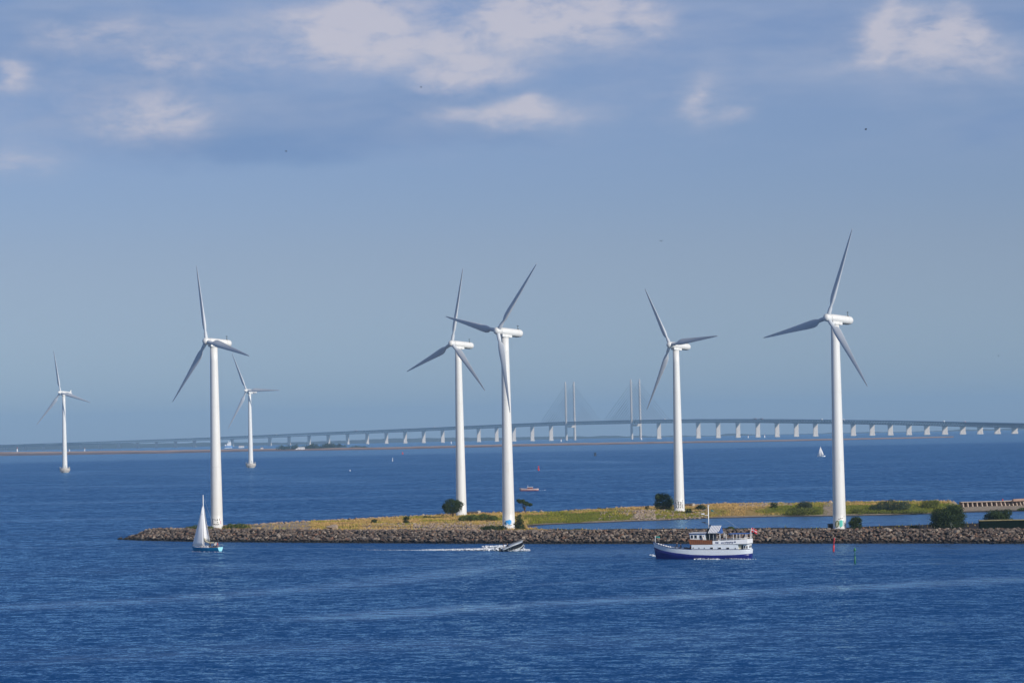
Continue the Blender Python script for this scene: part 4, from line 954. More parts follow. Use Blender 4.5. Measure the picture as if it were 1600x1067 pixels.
def quay():
    xs = [(1501, 792.3), (1530, 791.6), (1560, 790.8), (1590, 789.7), (1640, 787.5), (1700, 784)]
    pts = [at_z(x, y, .45) for x, y in xs]
    r = thing('quay_wall', 'long reddish concrete quay on raking ribs at the right end of the spit', 'quay', (pts[0].x, pts[0].y, .45), 0)
    o = pts[0]; rel = [p - o for p in pts]
    m = MB(); mw = MB()
    ztop = 1.62
    for a, b in zip(rel[:-1], rel[1:]):
        d = (b - a); L = d.length; ang = math.atan2(d.y, d.x); c = (a + b) / 2
        n = Vector((-math.sin(ang), math.cos(ang), 0))
        m.box((c.x + n.x * .6, c.y + n.y * .6, ztop), (L + .02, 2.2, .22), ang)
        mw.box((c.x + n.x * 1.5, c.y + n.y * 1.5, ztop / 2 - .3), (L, .3, ztop + .35), ang)
    m.build('cap_slab', mat('pink_concrete', (.38, .31, .26), .9, 0, .25, .4), r)
    mw.build('back_wall', BRICKR, r)
    mr = MB(); mr.add([(-.18, -.45, 0), (.18, -.45, 0), (.18, 1.4, 0), (-.18, 1.4, 0), (-.18, -.35, 1.34), (.18, -.35, 1.34), (.18, 1.4, 1.34), (-.18, 1.4, 1.34), (-.18, -1.2, -.6), (.18, -1.2, -.6), (.18, 1.4, -.6), (-.18, 1.4, -.6)],
                      [(4, 5, 6, 7), (8, 9, 5, 4), (9, 10, 6, 5), (10, 11, 7, 6), (11, 8, 4, 7), (11, 10, 9, 8)])
    rib = mr.mesh('rib', mat('rib_concrete', (.40, .32, .26), .9, 0, .25, 1.0))
    tot = 0
    for a, b in zip(rel[:-1], rel[1:]):
        d = b - a; L = d.length; ang = math.atan2(d.y, d.x); k = max(1, int(L / 1.45))
        for i in range(k):
            p = a + d * ((i + .5) / k); q = put(rib, 'rib', r, (p.x, p.y, 0), ang)
    # upper brick parapet beginning near the frame edge
    a = at_z(1584, 783.5, 1.9) - o; b = at_z(1700, 777, 1.9) - o; d = b - a; ang = math.atan2(d.y, d.x); c = (a + b) / 2
    m = MB(); m.box((c.x, c.y + 2.0, 1.85), (d.length, .5, .75), ang); m.build('parapet', BRICKR, r)
    m = MB(); m.tube([(rel[2].x + 1.5, rel[2].y + .8, 1.5), (rel[2].x + 1.5, rel[2].y + .8, 2.3)], .18, 8); m.build('bollard', REDP, r)
quay()

# ------------------------------------------------------------------ boats
def loft(mb, st, mi=0, cap=True, smooth=True, closed=False):
    """st: list of rings of equal length"""
    n = len(st[0]); vs = [p for r_ in st for p in r_]; fs = []
    for i in range(len(st) - 1):
        for j in range(n - (0 if closed else 1)): j2 = (j + 1) % n; fs.append((i * n + j, i * n + j2, (i + 1) * n + j2, (i + 1) * n + j))
    o = len(mb.v); mb.add(vs, fs, mi, smooth)
    if cap:
        mb.f.append(tuple(o + (len(st) - 1) * n + j for j in range(n))); mb.m.append(mi); mb.sm.append(False)
        mb.f.append(tuple(o + j for j in reversed(range(n)))); mb.m.append(mi); mb.sm.append(False)
    return mb
def hull_section(x, bs, zs, bw, zk, kk=0, zmid=None):
    """half section port->keel->starboard as ring of points; bs half beam at sheer, bw at waterline"""
    pr = [(bs, zs), (bs * .75 + bw * .25, zs * .68 + .0), (bw, 0.12), (bw * .72, zk * .55), (bw * .0 + .02, zk)]
    left = [(x, -b, z) for b, z in pr]; right = [(x, b, z) for b, z in reversed(pr[:-1])]
    return left + right
def profile_panel(mb, pts, y0, y1, mi=0):
    """extrude an x-z polygon between two y values"""
    n = len(pts); vs = [(x, y0, z) for x, z in pts] + [(x, y1, z) for x, z in pts]
    mb.add(vs, [tuple(range(n)), tuple(reversed(range(n, 2 * n)))] + [(i, i + n, (i + 1) % n + n, (i + 1) % n) for i in range(n)], mi)
    return mb

def person_mesh(name, seated, shirt):
    """one continuous skinned figure about 1.75 m tall; faces -X"""
    if seated:
        P = {'pel': (0, 0, .50), 'sp': (0.02, 0, .78), 'ch': (0, 0, .98), 'nk': (-.02, 0, 1.13), 'hd': (-.05, 0, 1.30), 'ht': (-.04, 0, 1.42)}
        legs = [[(0, .1 * s, .48), (-.42, .12 * s, .52), (-.44, .12 * s, .10), (-.62, .13 * s, .05)] for s in (-1, 1)]
        arms = [[(0, .19 * s, 1.03), (-.06, .24 * s, .76), (-.30, .16 * s, .68), (-.38, .14 * s, .68)] for s in (-1, 1)]
    else:
        P = {'pel': (0, 0, .93), 'sp': (0, 0, 1.13), 'ch': (0, 0, 1.33), 'nk': (-.01, 0, 1.49), 'hd': (-.03, 0, 1.63), 'ht': (-.02, 0, 1.74)}
        legs = [[(0, .1 * s, .88), (-.03 - .05 * s, .11 * s, .50), (.02 + .04 * s, .12 * s, .10), (-.17, .13 * s, .05)] for s in (-1, 1)]
        arms = [[(0, .19 * s, 1.40), (.02, .25 * s, 1.12), (-.18, .22 * s, .95), (-.26, .2 * s, .93)] for s in (-1, 1)]
    vs = [P[k] for k in ('pel', 'sp', 'ch', 'nk', 'hd', 'ht')]; ra = [.18, .16, .19, .075, .12, .09]; ed = [(i, i + 1) for i in range(5)]
    for ch, rr, root in [(legs[0], (.11, .08, .055, .045), 0), (legs[1], (.11, .08, .055, .045), 0), (arms[0], (.08, .06, .045, .035), 2), (arms[1], (.08, .06, .045, .035), 2)]:
        prev = root
        for p, r_ in zip(ch, rr): vs.append(p); ra.append(r_); ed.append((prev, len(vs) - 1)); prev = len(vs) - 1
    me = bpy.data.meshes.new('tmp'); me.from_pydata(vs, ed, []); ob = bpy.data.objects.new('tmp', me); COL.objects.link(ob)
    md = ob.modifiers.new('s', 'SKIN'); me.skin_vertices[0].data[0].use_root = True
    for i, r_ in enumerate(ra): me.skin_vertices[0].data[i].radius = (r_, r_)
    ob.modifiers.new('d', 'SUBSURF').levels = 1
    dg = bpy.context.evaluated_depsgraph_get(); out = bpy.data.meshes.new_from_object(ob.evaluated_get(dg)); out.name = name
    bpy.data.objects.remove(ob); out.materials.clear()
    for m in (shirt, TROU, SKIN): out.materials.append(m)
    zneck = P['nk'][2]; zp = P['pel'][2]
    for pl in out.polygons:
        c = pl.center; hand = (seated and c.x < -.30 and c.z > .62) or (not seated and c.x < -.16 and .85 < c.z < 1.0)
        pl.material_index = 2 if (c.z > zneck or hand) else (1 if c.z < zp + .03 else 0)
    out.polygons.foreach_set('use_smooth', [True] * len(out.polygons))
    return out, Vector(P['hd'])
def person(label, loc, rz, seated, shirt, group=None):
    me, hd = person_mesh('person', seated, shirt)
    r = put(me, 'person', None, loc, rz, label=label, category='person', group=group)
    h = MB(); Mh = Matrix.Translation(hd + Vector((.025, 0, .05)))
    h.lathe([(.118, -.05), (.122, .0), (.10, .06), (.05, .10), (0, .11)], 12, M=Mh); h.build('hair', HAIR, r)
    f = MB(); f.box(tuple(hd + Vector((-.105, 0, 0))), (.03, .025, .04)); f.build('nose', SKIN, r)
    for s in (-1, 1):
        f = MB(); f.box(tuple(hd + Vector((-.088, .035 * s, .03))), (.02, .02, .012)); f.build('eye', DARK, r)
        f = MB(); f.box(tuple(hd + Vector((.0, .10 * s, 0))), (.04, .02, .06)); f.build('ear', SKIN, r)
    f = MB(); f.box(tuple(hd + Vector((-.09, 0, -.045))), (.02, .05, .012)); f.build('mouth', mat('lips', (.3, .1, .08), .6), r)
    return r
def to_world(root, v): return Matrix.Translation(root.location) @ Matrix.Rotation(root.rotation_euler.z, 4, 'Z') @ Vector(v)

def ship():
    p = sea_pt(1098, 872.5); yaw = R(16)      # heading left, bow slightly away
    r = thing('motor_ship', 'old blue and white passenger motor ship with brown wheelhouse band and striped canopy, heading left', 'ship', (p.x, p.y, p.z), -yaw)
    K = 1 / 45.8
    def X(zx): return (zx - 722) * K * .985
    def Z(zy, zx=722): return (697 - 0.0205 * (zx - 722) - zy) * K
    def Zb(zx):                                      # blue / white boundary
        return np.interp(zx, [235, 330, 450, 640, 850, 1050, 1210], [Z(592, 235), Z(620, 330), Z(638, 450), Z(655, 640), Z(658, 850), Z(652, 1050), Z(640, 1210)])
    def Zs(zx): return np.interp(zx, [232, 300, 400, 500, 640, 641, 1210], [Z(545, 232), Z(565, 300), Z(587, 400), Z(597, 500), Z(604, 640), Z(604, 641), Z(598, 1210)])
    def B(zx): return np.interp(zx, [232, 260, 310, 400, 500, 640, 900, 1100, 1170, 1208], [.10, .55, 1.25, 2.0, 2.45, 2.7, 2.75, 2.5, 2.2, 1.6])
    def Bw(zx): return np.interp(zx, [232, 260, 310, 400, 500, 640, 900, 1100, 1170, 1208], [.02, .08, .45, 1.3, 2.0, 2.45, 2.55, 2.1, 1.6, .8])
    xs = [232, 245, 262, 285, 310, 350, 400, 450, 500, 570, 640, 740, 850, 950, 1050, 1110, 1160, 1190, 1208]
    rake = lambda zx, z: max(0, (1.0 - (zx - 232) / 60.0)) * (3.3 - z) * 0.18
    def ring(zx, za, zb, n=4):
        out = []; pr = []
        for k in range(n + 1):
            z = za + (zb - za) * k / n; f = min(1, max(0, z / max(Zs(zx), .1))); f = f ** .8
            b = Bw(zx) + (B(zx) - Bw(zx)) * f
            if z < 0: b = Bw(zx) * (1 + z * .6)
            pr.append((b, z))
        return pr
    low = []; up = []
    for zx in xs:
        pl = ring(zx, -.8, Zb(zx)); low.append([(X(zx) + rake(zx, z), -b, z) for b, z in pl] + [(X(zx) + rake(zx, z), b, z) for b, z in reversed(pl)])
        pu = ring(zx, Zb(zx), Zs(zx)); up.append([(X(zx) + rake(zx, z), -b, z) for b, z in pu] + [(X(zx) + rake(zx, z), b, z) for b, z in reversed(pu)])
    m = MB(); loft(m, low); h = m.build('hull', BLUEP, r)
    m = MB(); loft(m, up, cap=False)
    m.add([up[-1][j] for j in range(len(up[-1]))], [tuple(range(len(up[-1])))]); m.build('topside', HULLW, r)
    # rub rail
    m = MB()
    for s in (-1, 1): m.tube([(X(zx) + rake(zx, Zs(zx)), s * (B(zx) + .02), Zs(zx)) for zx in xs], .06, 6)
    m.build('gunwale', NAVY, r)
    m = MB(); vs = []; 
    dk = [zx for zx in xs if zx <= 740]
    for zx in dk: vs += [(X(zx) + .02, -B(zx) * .93, Zs(zx) - .5), (X(zx) + .02, B(zx) * .93, Zs(zx) - .5)]
    m.add(vs, [(2 * i, 2 * i + 2, 2 * i + 3, 2 * i + 1) for i in range(len(dk) - 1)]); m.build('deck', DECKW, r)
    # stem post
    m = MB(); m.tube([(X(232) + rake(232, -0.5), 0, -.5), (X(232) + rake(232, 1.5), 0, 1.5), (X(232), 0, Z(540, 232))], .10, 6); m.build('stem', NAVY, r)
    # deckhouse flush with hull (level 1)
    x0, x1 = X(640), X(1198); zt = Z(560)
    hs = []
    for zx in (640, 700, 850, 1000, 1100): b = B(zx) - .03; hs.append([(X(zx), -b, Zs(zx) - .02), (X(zx), -b, zt), (X(zx), b, zt), (X(zx), b, Zs(zx) - .02)])
    m = MB(); loft(m, hs, smooth=False); dh = m.build('deckhouse', HULLW, r)
    # stern shelter with glazing
    hs = []
    for zx in (1150, 1196): b = B(zx) - .12; hs.append([(X(zx), -b, Zs(zx)), (X(zx), -b, zt), (X(zx), b, zt), (X(zx), b, Zs(zx))])
    m = MB(); loft(m, hs, smooth=False); sh = m.build('stern_cabin', HULLW, r)
    # recessed dark doorway on the port side between
    m = MB(); m.box(((X(1100) + X(1150)) / 2, 0, (Zs(1120) + zt) / 2), (X(1150) - X(1100) - .02, B(1150) * 2 - 1.0, zt - Zs(1120))); m.build('bulkhead', mat('cream_paint', (.50, .47, .36), .6), r)
    m = MB(); m.box((X(1137), -B(1150) + .46, (Zs(1120) + zt) / 2 - .03), (.40, .05, .72)); m.build('door', DARK, r)
    def win(xc, zc, w_, h_, zx, par, name='window', yoff=.0):
        b = B(zx) - .03 + yoff; slope = (B(zx + 30) - B(zx - 30)) / (X(zx + 30) - X(zx - 30)); a = math.atan2(-slope, 1)
        for s in (-1,):
            f = MB(); f.box((xc, -b - .005, zc), (w_ + .12, .05, h_ + .12), a); fo = f.build(name, WHITE, par)
            g = MB(); g.box((xc, -b - .03, zc), (w_, .04, h_), a); g.build('pane', GLASS, fo)
    for zx in (841, 921, 1001): win(X(zx), Z(589, zx), .60, .32, zx, dh)
    for zx in (660, 717, 770, 1075):
        b = B(zx); q = MB(); Mq = Matrix.Translation((X(zx), -b - .01, Z(589, zx))) @ Matrix.Rotation(R(90), 4, 'X')
        q.lathe([(.13, -.05), (.13, .02), (.10, .03)], 14, M=Mq); po = q.build('porthole', GREYM, dh)
        q = MB(); q.lathe([(.09, .0), (.09, .04)], 12, M=Mq); q.build('pane', GLASS, po)
    for zx, wd in ((1163, .34), (1183, .30)): win(X(zx), Z(578, zx), wd, .55, zx, sh, yoff=-.10)
    # stern windows on the transom side
    for k in (-1, 0, 1):
        f = MB(); f.box((X(1196) + .01, k * .95, (Zs(1200) + zt) / 2), (.05, .75, .6)); fo = f.build('window', WHITE, sh)
        g = MB(); g.box((X(1196) + .03, k * .95, (Zs(1200) + zt) / 2), (.05, .62, .48)); g.build('pane', GLASS, fo)
    # upper deck slab
    m = MB(); m.box(((x0 + x1) / 2 + .0, 0, zt + .04), (x1 - x0 + .1, 5.1, .08)); ud = m.build('upper_deck', mat('grey_deck', (.25, .26, .27), .8), r)
    # brown wooden bulwark
    m = MB()
    for s in (-1, 1): profile_panel(m, [(X(640), zt + .09), (X(848), zt + .09), (X(848), Z(514, 848)), (X(610), Z(508, 610)), (X(615), Z(530, 620)), (X(625), zt + .09)], s * 2.60 - .04, s * 2.60 + .04)
    m.box((X(628), 0, (zt + Z(510)) / 2), (.10, 5.1, Z(510) - zt)); wb = m.build('bulwark', WOOD, r)
    for k in range(11):
        q = MB(); q.box((X(645) + k * (X(848) - X(645)) / 10.5, -2.655, (zt + Z(512)) / 2 + .05), (.035, .02, Z(512) - zt - .12)); q.build('batten', mat('dark_wood', (.10, .035, .012), .5), wb)
    # white banner
    m = MB(); bt = lambda zx: Z(516 - (zx - 850) * .048, zx) - .1
    for s in (-1, 1): profile_panel(m, [(X(852), zt + .07), (X(1194), zt + .12), (X(1196), bt(1196) + .05), (X(852), bt(852))], s * 2.66 - .03, s * 2.66 + .03)
    bn = m.build('banner', WHITE, r, label='white banner panel with dark blue italic lettering')
    m = MB(); m.box((X(1196), 0, (zt + bt(1196)) / 2 + .1), (.06, 5.3, bt(1196) - zt - .1)); m.build('stern_panel', WHITE, r)
    def text(body, size, x, z, italic=0.25, par=bn, mt=NAVY):
        c = bpy.data.curves.new('lettering', 'FONT'); c.body = body; c.size = size; c.shear = italic; c.extrude = .006; c.offset = size * .02
        c.align_x = 'CENTER'; c.align_y = 'CENTER'; c.materials.append(mt)
        tmp = bpy.data.objects.new('tmp', c); COL.objects.link(tmp); me = bpy.data.meshes.new_from_object(tmp.evaluated_get(bpy.context.evaluated_depsgraph_get())); bpy.data.objects.remove(tmp)
        o = bpy.data.objects.new('lettering', me); COL.objects.link(o); o.parent = par; o.location = (x, -2.705, z); o.rotation_euler = (R(90), R(-2.2), 0)
    text('sparshipping.dk', .52, X(1008), Z(531, 1008) - .02)
    m = MB()
    for k in range(8): m.box((X(962) + k * .25, -2.70, Z(548, 990) + k * .008), (.13 if k % 2 else .07, .02, .07))
    m.build('small_print', NAVY, bn)
    m = MB()
    for k, (w_, z_) in enumerate(((.62, .13), (.50, .03), (.62, -.07), (.45, -.17))): m.box((X(896) + (.0, .04, 0, .08)[k], -2.70, Z(537, 896) + z_ * 1.1), (w_, .02, .07))
    m.box((X(880), -2.70, Z(537, 896)), (.08, .02, .42)); m.build('emblem', NAVY, bn)
    # wheelhouse
    wx0, wx1 = X(618), X(768); wz0, wz1 = Z(512), Z(458)
    m = MB(); m.add([(wx0 + .12, -1.9, wz0), (wx1, -1.9, wz0), (wx1, 1.9, wz0), (wx0 + .12, 1.9, wz0), (wx0 - .05, -1.9, wz1), (wx1, -1.9, wz1), (wx1, 1.9, wz1), (wx0 - .05, 1.9, wz1)],
                    [(3, 2, 1, 0), (4, 5, 6, 7), (0, 1, 5, 4), (1, 2, 6, 5), (2, 3, 7, 6), (3, 0, 4, 7)])
    m.box(((wx0 + wx1) / 2 + .05, 0, (zt + wz0) / 2), (wx1 - wx0 - .1, 3.78, wz0 - zt - .01)); wh = m.build('wheelhouse', HULLW, r)
    for zx, wd in ((640, .44), (677, .50), (727, .50)):
        f = MB(); f.box((X(zx), -1.905, (wz0 + wz1) / 2 + .05), (wd + .1, .05, .78)); fo = f.build('window', WHITE, wh)
        g = MB(); g.box((X(zx), -1.93, (wz0 + wz1) / 2 + .05), (wd, .05, .66)); g.build('pane', GLASS, fo)
    for k in range(4):
        f = MB(); f.box((wx0 + .0, -1.35 + k * .9, (wz0 + wz1) / 2 + .08), (.12, .74, .68)); f.build('window', GLASS, wh)
    m = MB(); m.box(((wx0 + wx1) / 2 + .0, 0, wz1 + .10), (wx1 - wx0 + .45, 4.2, .20)); m.box(((wx0 + wx1) / 2, 0, wz1 + .24), (wx1 - wx0 + .25, 4.0, .07), mi=1); m.build('wheelhouse_roof', [NAVY, WHITE], wh)
    # funnel casing / dark housing around the mast foot
    m = MB(); m.box((X(787), .2, (zt + Z(455)) / 2), (.55, 1.6, Z(455) - zt)); m.box((X(787), .2, Z(430)), (.62, .62, .85)); m.build('funnel', mat('black_green', (.012, .022, .02), .5), r)
    # mast
    mz0, mz1 = Z(415), Z(183); mx = X(786)
    m = MB(); m.tube([(mx, .2, mz0), (mx, .2, mz1)], [.11, .08], 10); ms = m.build('mast', WHITE, r)
    m = MB(); m.tube([(mx, .2, mz1), (mx, .2, Z(150))], .03, 5); m.tube([(mx - .32, .2, mz1 - .1), (mx + .32, .2, mz1 - .1)], .06, 6); m.tube([(mx - .18, .2, mz1 + .1), (mx - .18, .2, mz1 - .4)], .05, 6); m.tube([(mx + .2, .2, mz1 + .1), (mx + .2, .2, mz1 - .35)], .05, 6); m.build('antenna', GREYM, ms)
    m = MB(); m.tube([(mx, .2, Z(282)), (X(735), .2, Z(282))], .05, 6); m.box((X(731), .2, Z(268)), (.55, .5, .22)); m.build('radar', WHITE, ms)
    m = MB(); m.tube([(mx, .2, Z(363)), (X(748), .2, Z(360)), (X(743), .2, Z(352))], .07, 6); m.box((X(740), .2, Z(347)), (.9, .35, .16), R(15)); m.build('radar', DARK, ms)
    m = MB(); m.box((mx + .32, .2, Z(380)), (.35, .3, .25)); m.build('horn', DARK, ms)
    m = MB(); m.tube([(mx, .2, mz1 - .5), (X(250), 0, Z(545, 250))], .015, 4); m.tube([(mx, .2, mz1 - .5), (X(1150), 0, Z(452))], .015, 4); m.build('rigging', GREYM, ms)
    # signal flag by the mast
    def flag(name, x, z, w_, h_, mt, par, y=.2, cross=False, droop=.0):
        vs = []; n = 8
        for i in range(n + 1):
            u = i / n
            for k in (0, 1): vs.append((x + u * w_, y + .07 * math.sin(u * 7) * u, z - k * h_ - droop * u * u + .05 * math.sin(u * 5)))
        f = MB(); f.add(vs, [(2 * i, 2 * i + 1, 2 * i + 3, 2 * i + 2) for i in range(n)], 0, True); fo = f.build(name, mt, par)
        so = fo.modifiers.new('thickness', 'SOLIDIFY'); so.thickness = .012
        return fo
    flag('flag', mx + .55, Z(232), .55, .32, FLAGG, ms)
    # roof structure and striped canopy
    m = MB()
    for zx in (812, 850, 918):
        for y in (-1.7, 1.7): m.tube([(X(zx), y, zt), (X(zx), y, Z(452))], .05, 6)
    m.box(((X(800) + X(920)) / 2, 0, Z(452) + .03), (X(922) - X(800), 3.9, .12)); fr = m.build('canopy_frame', GREYM, r)
    m = MB(); m.box((X(832), .3, (zt + Z(455)) / 2 + .1), (.7, 2.2, Z(455) - zt - .25)); m.build('hatch_housing', DARK, r)
    ridge0, ridge1 = Z(381), Z(378); ez = Z(449)
    cx0, cx1 = X(800), X(900); nst = 13
    for i in range(nst):
        a0 = cx0 + (cx1 - cx0) * i / nst; a1 = cx0 + (cx1 - cx0) * (i + 1) / nst; sh_ = .55
        m = MB()
        for (ya, za, yb, zb) in ((-1.95, ez, 0, ridge0), (0, ridge0, 1.95, ez)):
            s0 = 0 if ya < -1 else sh_ * 1.0; s1 = sh_ if ya < -1 else 0
            m.add([(a0 + s0 * .6, ya, za), (a1 + s0 * .6, ya, za), (a1 + s1 * .6, yb, zb), (a0 + s1 * .6, yb, zb), (a0 + s0 * .6, ya, za - .05), (a1 + s0 * .6, ya, za - .05), (a1 + s1 * .6, yb, zb - .05), (a0 + s1 * .6, yb, zb - .05)],
                  [(0, 1, 2, 3), (7, 6, 5, 4), (0, 4, 5, 1), (1, 5, 6, 2), (2, 6, 7, 3), (3, 7, 4, 0)])
        m.build('canopy_stripe', WHITE if i % 2 == 0 else mat('stripe_grey', (.22, .24, .30), .8), fr)
    m = MB(); profile = [(-1.8, ez), (1.8, ez), (0, ridge0 - .15)]
    m.add([(cx1 + .25, y, z) for y, z in profile] + [(cx1 + .32, y, z) for y, z in profile], [(0, 1, 2), (5, 4, 3), (0, 3, 4, 1), (1, 4, 5, 2), (2, 5, 3, 0)]); m.build('gable_cloth', CANVB, fr)
    m = MB(); m.box((X(915), -1.2, Z(445)), (.75, 1.3, .38)); m.build('blue_cover', CANVB, fr)
    # awning aft with posts and rails
    m = MB(); m.box(((X(1005) + X(1192)) / 2, 0, Z(452, 1100) + .02), (X(1192) - X(1005), 4.9, .10)); aw = m.build('awning', CANVB, r)
    for zx in (922, 985, 1055, 1090, 1120, 1178, 1190):
        for y in (-2.4, 2.4):
            q = MB(); q.tube([(X(zx), y, zt), (X(zx), y, Z(452, zx))], .045, 6); q.build('stanchion', WHITE, r)
    m = MB()
    for y in (-2.55, 2.55): m.tube([(X(852), y, bt(852) + .28), (X(1192), y, bt(1192) + .28)], .03, 5)
    m.build('handrail', WHITE, r)
    for k in range(4):
        q = MB(); bx_ = X(960) + k * 1.15; q.box((bx_, .3, zt + .35), (.5, 2.6, .08)); q.box((bx_ + .25, .3, zt + .65), (.06, 2.6, .5)); q.build('bench', DECKW, ud)
    m = MB(); m.tube([(X(1192), 0, zt + .6), (X(1212), 0, Z(398, 1212))], .045, 6); fs_ = m.build('flagstaff', WHITE, r)
    # national flag with white cross
    fl = MB(); n = 14; gx = X(1214); zz0 = Z(398, 1214); fw, fh = 1.15, .88
    def fp(u, v): return (gx + u * fw, .05 * math.sin(u * 8), zz0 - v * fh - .42 * u * u + .07 * math.sin(u * 6))
    us = [0, .12, .24, .32, .40, .52, .66, .82, 1.0]; vs_ = [0, .21, .42, .58, .79, 1.0]
    vv = [fp(u, v) for u in us for v in vs_]
    ff = []; mm = []
    for i in range(len(us) - 1):
        for j in range(5):
            ff.append((i * 6 + j, i * 6 + j + 1, (i + 1) * 6 + j + 1, (i + 1) * 6 + j)); mm.append(1 if (j == 2 or i == 3) else 0)
    fl.add(vv, ff); fl.m = mm; fo = fl.build('flag', [FLAGR, WHITE], fs_); fo.modifiers.new('thickness', 'SOLIDIFY').thickness = .012
    # jackstaff with green flag
    m = MB(); m.tube([(X(250), 0, Z(560, 250)), (X(250), 0, Z(484, 250))], .05, 6); js = m.build('jackstaff', WHITE, r); flag('flag', X(256), Z(488, 250), .85, .34, FLAGG, js, y=0)
    # foredeck gear: white fenders and gear along the bulwark
    for zx in (290, 318, 345, 372, 395, 418):
        q = MB(); q.lathe([(0, -.13), (.11, -.09), (.14, 0), (.11, .09), (0, .13)], 10, M=Matrix.Translation((X(zx), -B(zx) * .86, Zs(zx) + .10)) @ Matrix.Rotation(R(90), 4, 'Y') @ Matrix.Scale(1.5, 4, (0, 0, 1))); q.build('fender', WHITE, r)
    q = MB(); q.box((X(585), 0, Zs(580) - .1), (1.3, 2.6, .5)); q.box((X(560), -.6, Zs(580) + .18), (.7, .6, .25)); q.build('deck_hatch', mat('hatch_brown', (.06, .03, .02), .7), r)
    q = MB(); q.box((X(622), 0, Zs(640) + .25), (.6, 2.4, .8)); q.build('companionway', WOOD, r)
    for i in (0, 1):
        pw = to_world(r, (X(485 if i == 0 else 520), -1.5 if i == 0 else -1.3, Zs(500) - .42 + (0.28 if i == 0 else 0)))
        person(('person in dark clothes sitting on the ship foredeck, the one nearer the bow' if i == 0 else 'person in dark clothes sitting lower on the foredeck, nearer the wheelhouse'), pw, r.rotation_euler.z, True, SHIRTD)
    pw = to_world(r, (X(755), -2.25, zt + .08)); person('person in a pale top standing on the ship upper deck beside the wheelhouse', pw, r.rotation_euler.z, False, SHIRTW)
    return r
ship()

def foam_field(name, label, pts, sizes, flat=.35):
    """churned white water: many small crests joined"""
    FO = mat('foam', (.80, .83, .86), .7)
    return rock_field(name, pts, sizes, FO, squash=flat, kind='stuff', label=label, category='foam')
def foam_line(x0, y0, x1, y1, n, wid, smin, smax, hh=.1, taper=True):
    a = sea_pt(x0, y0); b = sea_pt(x1, y1); P = []; S = []
    for _ in range(n):
        u = rng.random() ** (0.6 if taper else 1.0); c = a.lerp(b, u); k = (0.35 + 0.65 * u) if taper else 1
        P.append((c.x + rng.normal(0, .3), c.y + rng.normal(0, wid * k), c.z + rng.uniform(0, hh) * k - .02)); S.append(rng.uniform(smin, smax) * k)
    return P, S
P, S = [], []
for a in [(655, 859.3, 792, 859.8, 3200, 1.1, .2, .9, .5, True), (540, 858.4, 690, 859.6, 420, .4, .12, .4, .08, True), (790, 861, 826, 860.3, 420, .45, .2, .65, .4, False), (756, 858.5, 790, 857.6, 420, .6, .2, .7, .9, False), (806, 859.5, 818, 857.6, 130, .4, .15, .4, .9, False)]:
    p_, s_ = foam_line(*a); P += p_; S += s_
foam_field('wake_foam', 'long white wake and spray behind the black speedboat', P, S)
P, S = [], []
for a in [(1030, 871, 1180, 873.5, 260, .35, .12, .4, .1, False), (1018, 868, 1045, 873, 110, .45, .15, .5, .3, False), (1085, 873.5, 1125, 874, 120, .3, .15, .45, .2, False)]:
    p_, s_ = foam_line(*a); P += p_; S += s_
foam_field('bow_foam', 'thin white foam along the waterline of the motor ship', P, S)
p_, s_ = foam_line(300, 861.5, 348, 862.3, 70, .3, .1, .3, .05, False)
foam_field('boat_foam', 'faint foam along the hull of the turquoise sailing boat', p_, s_)

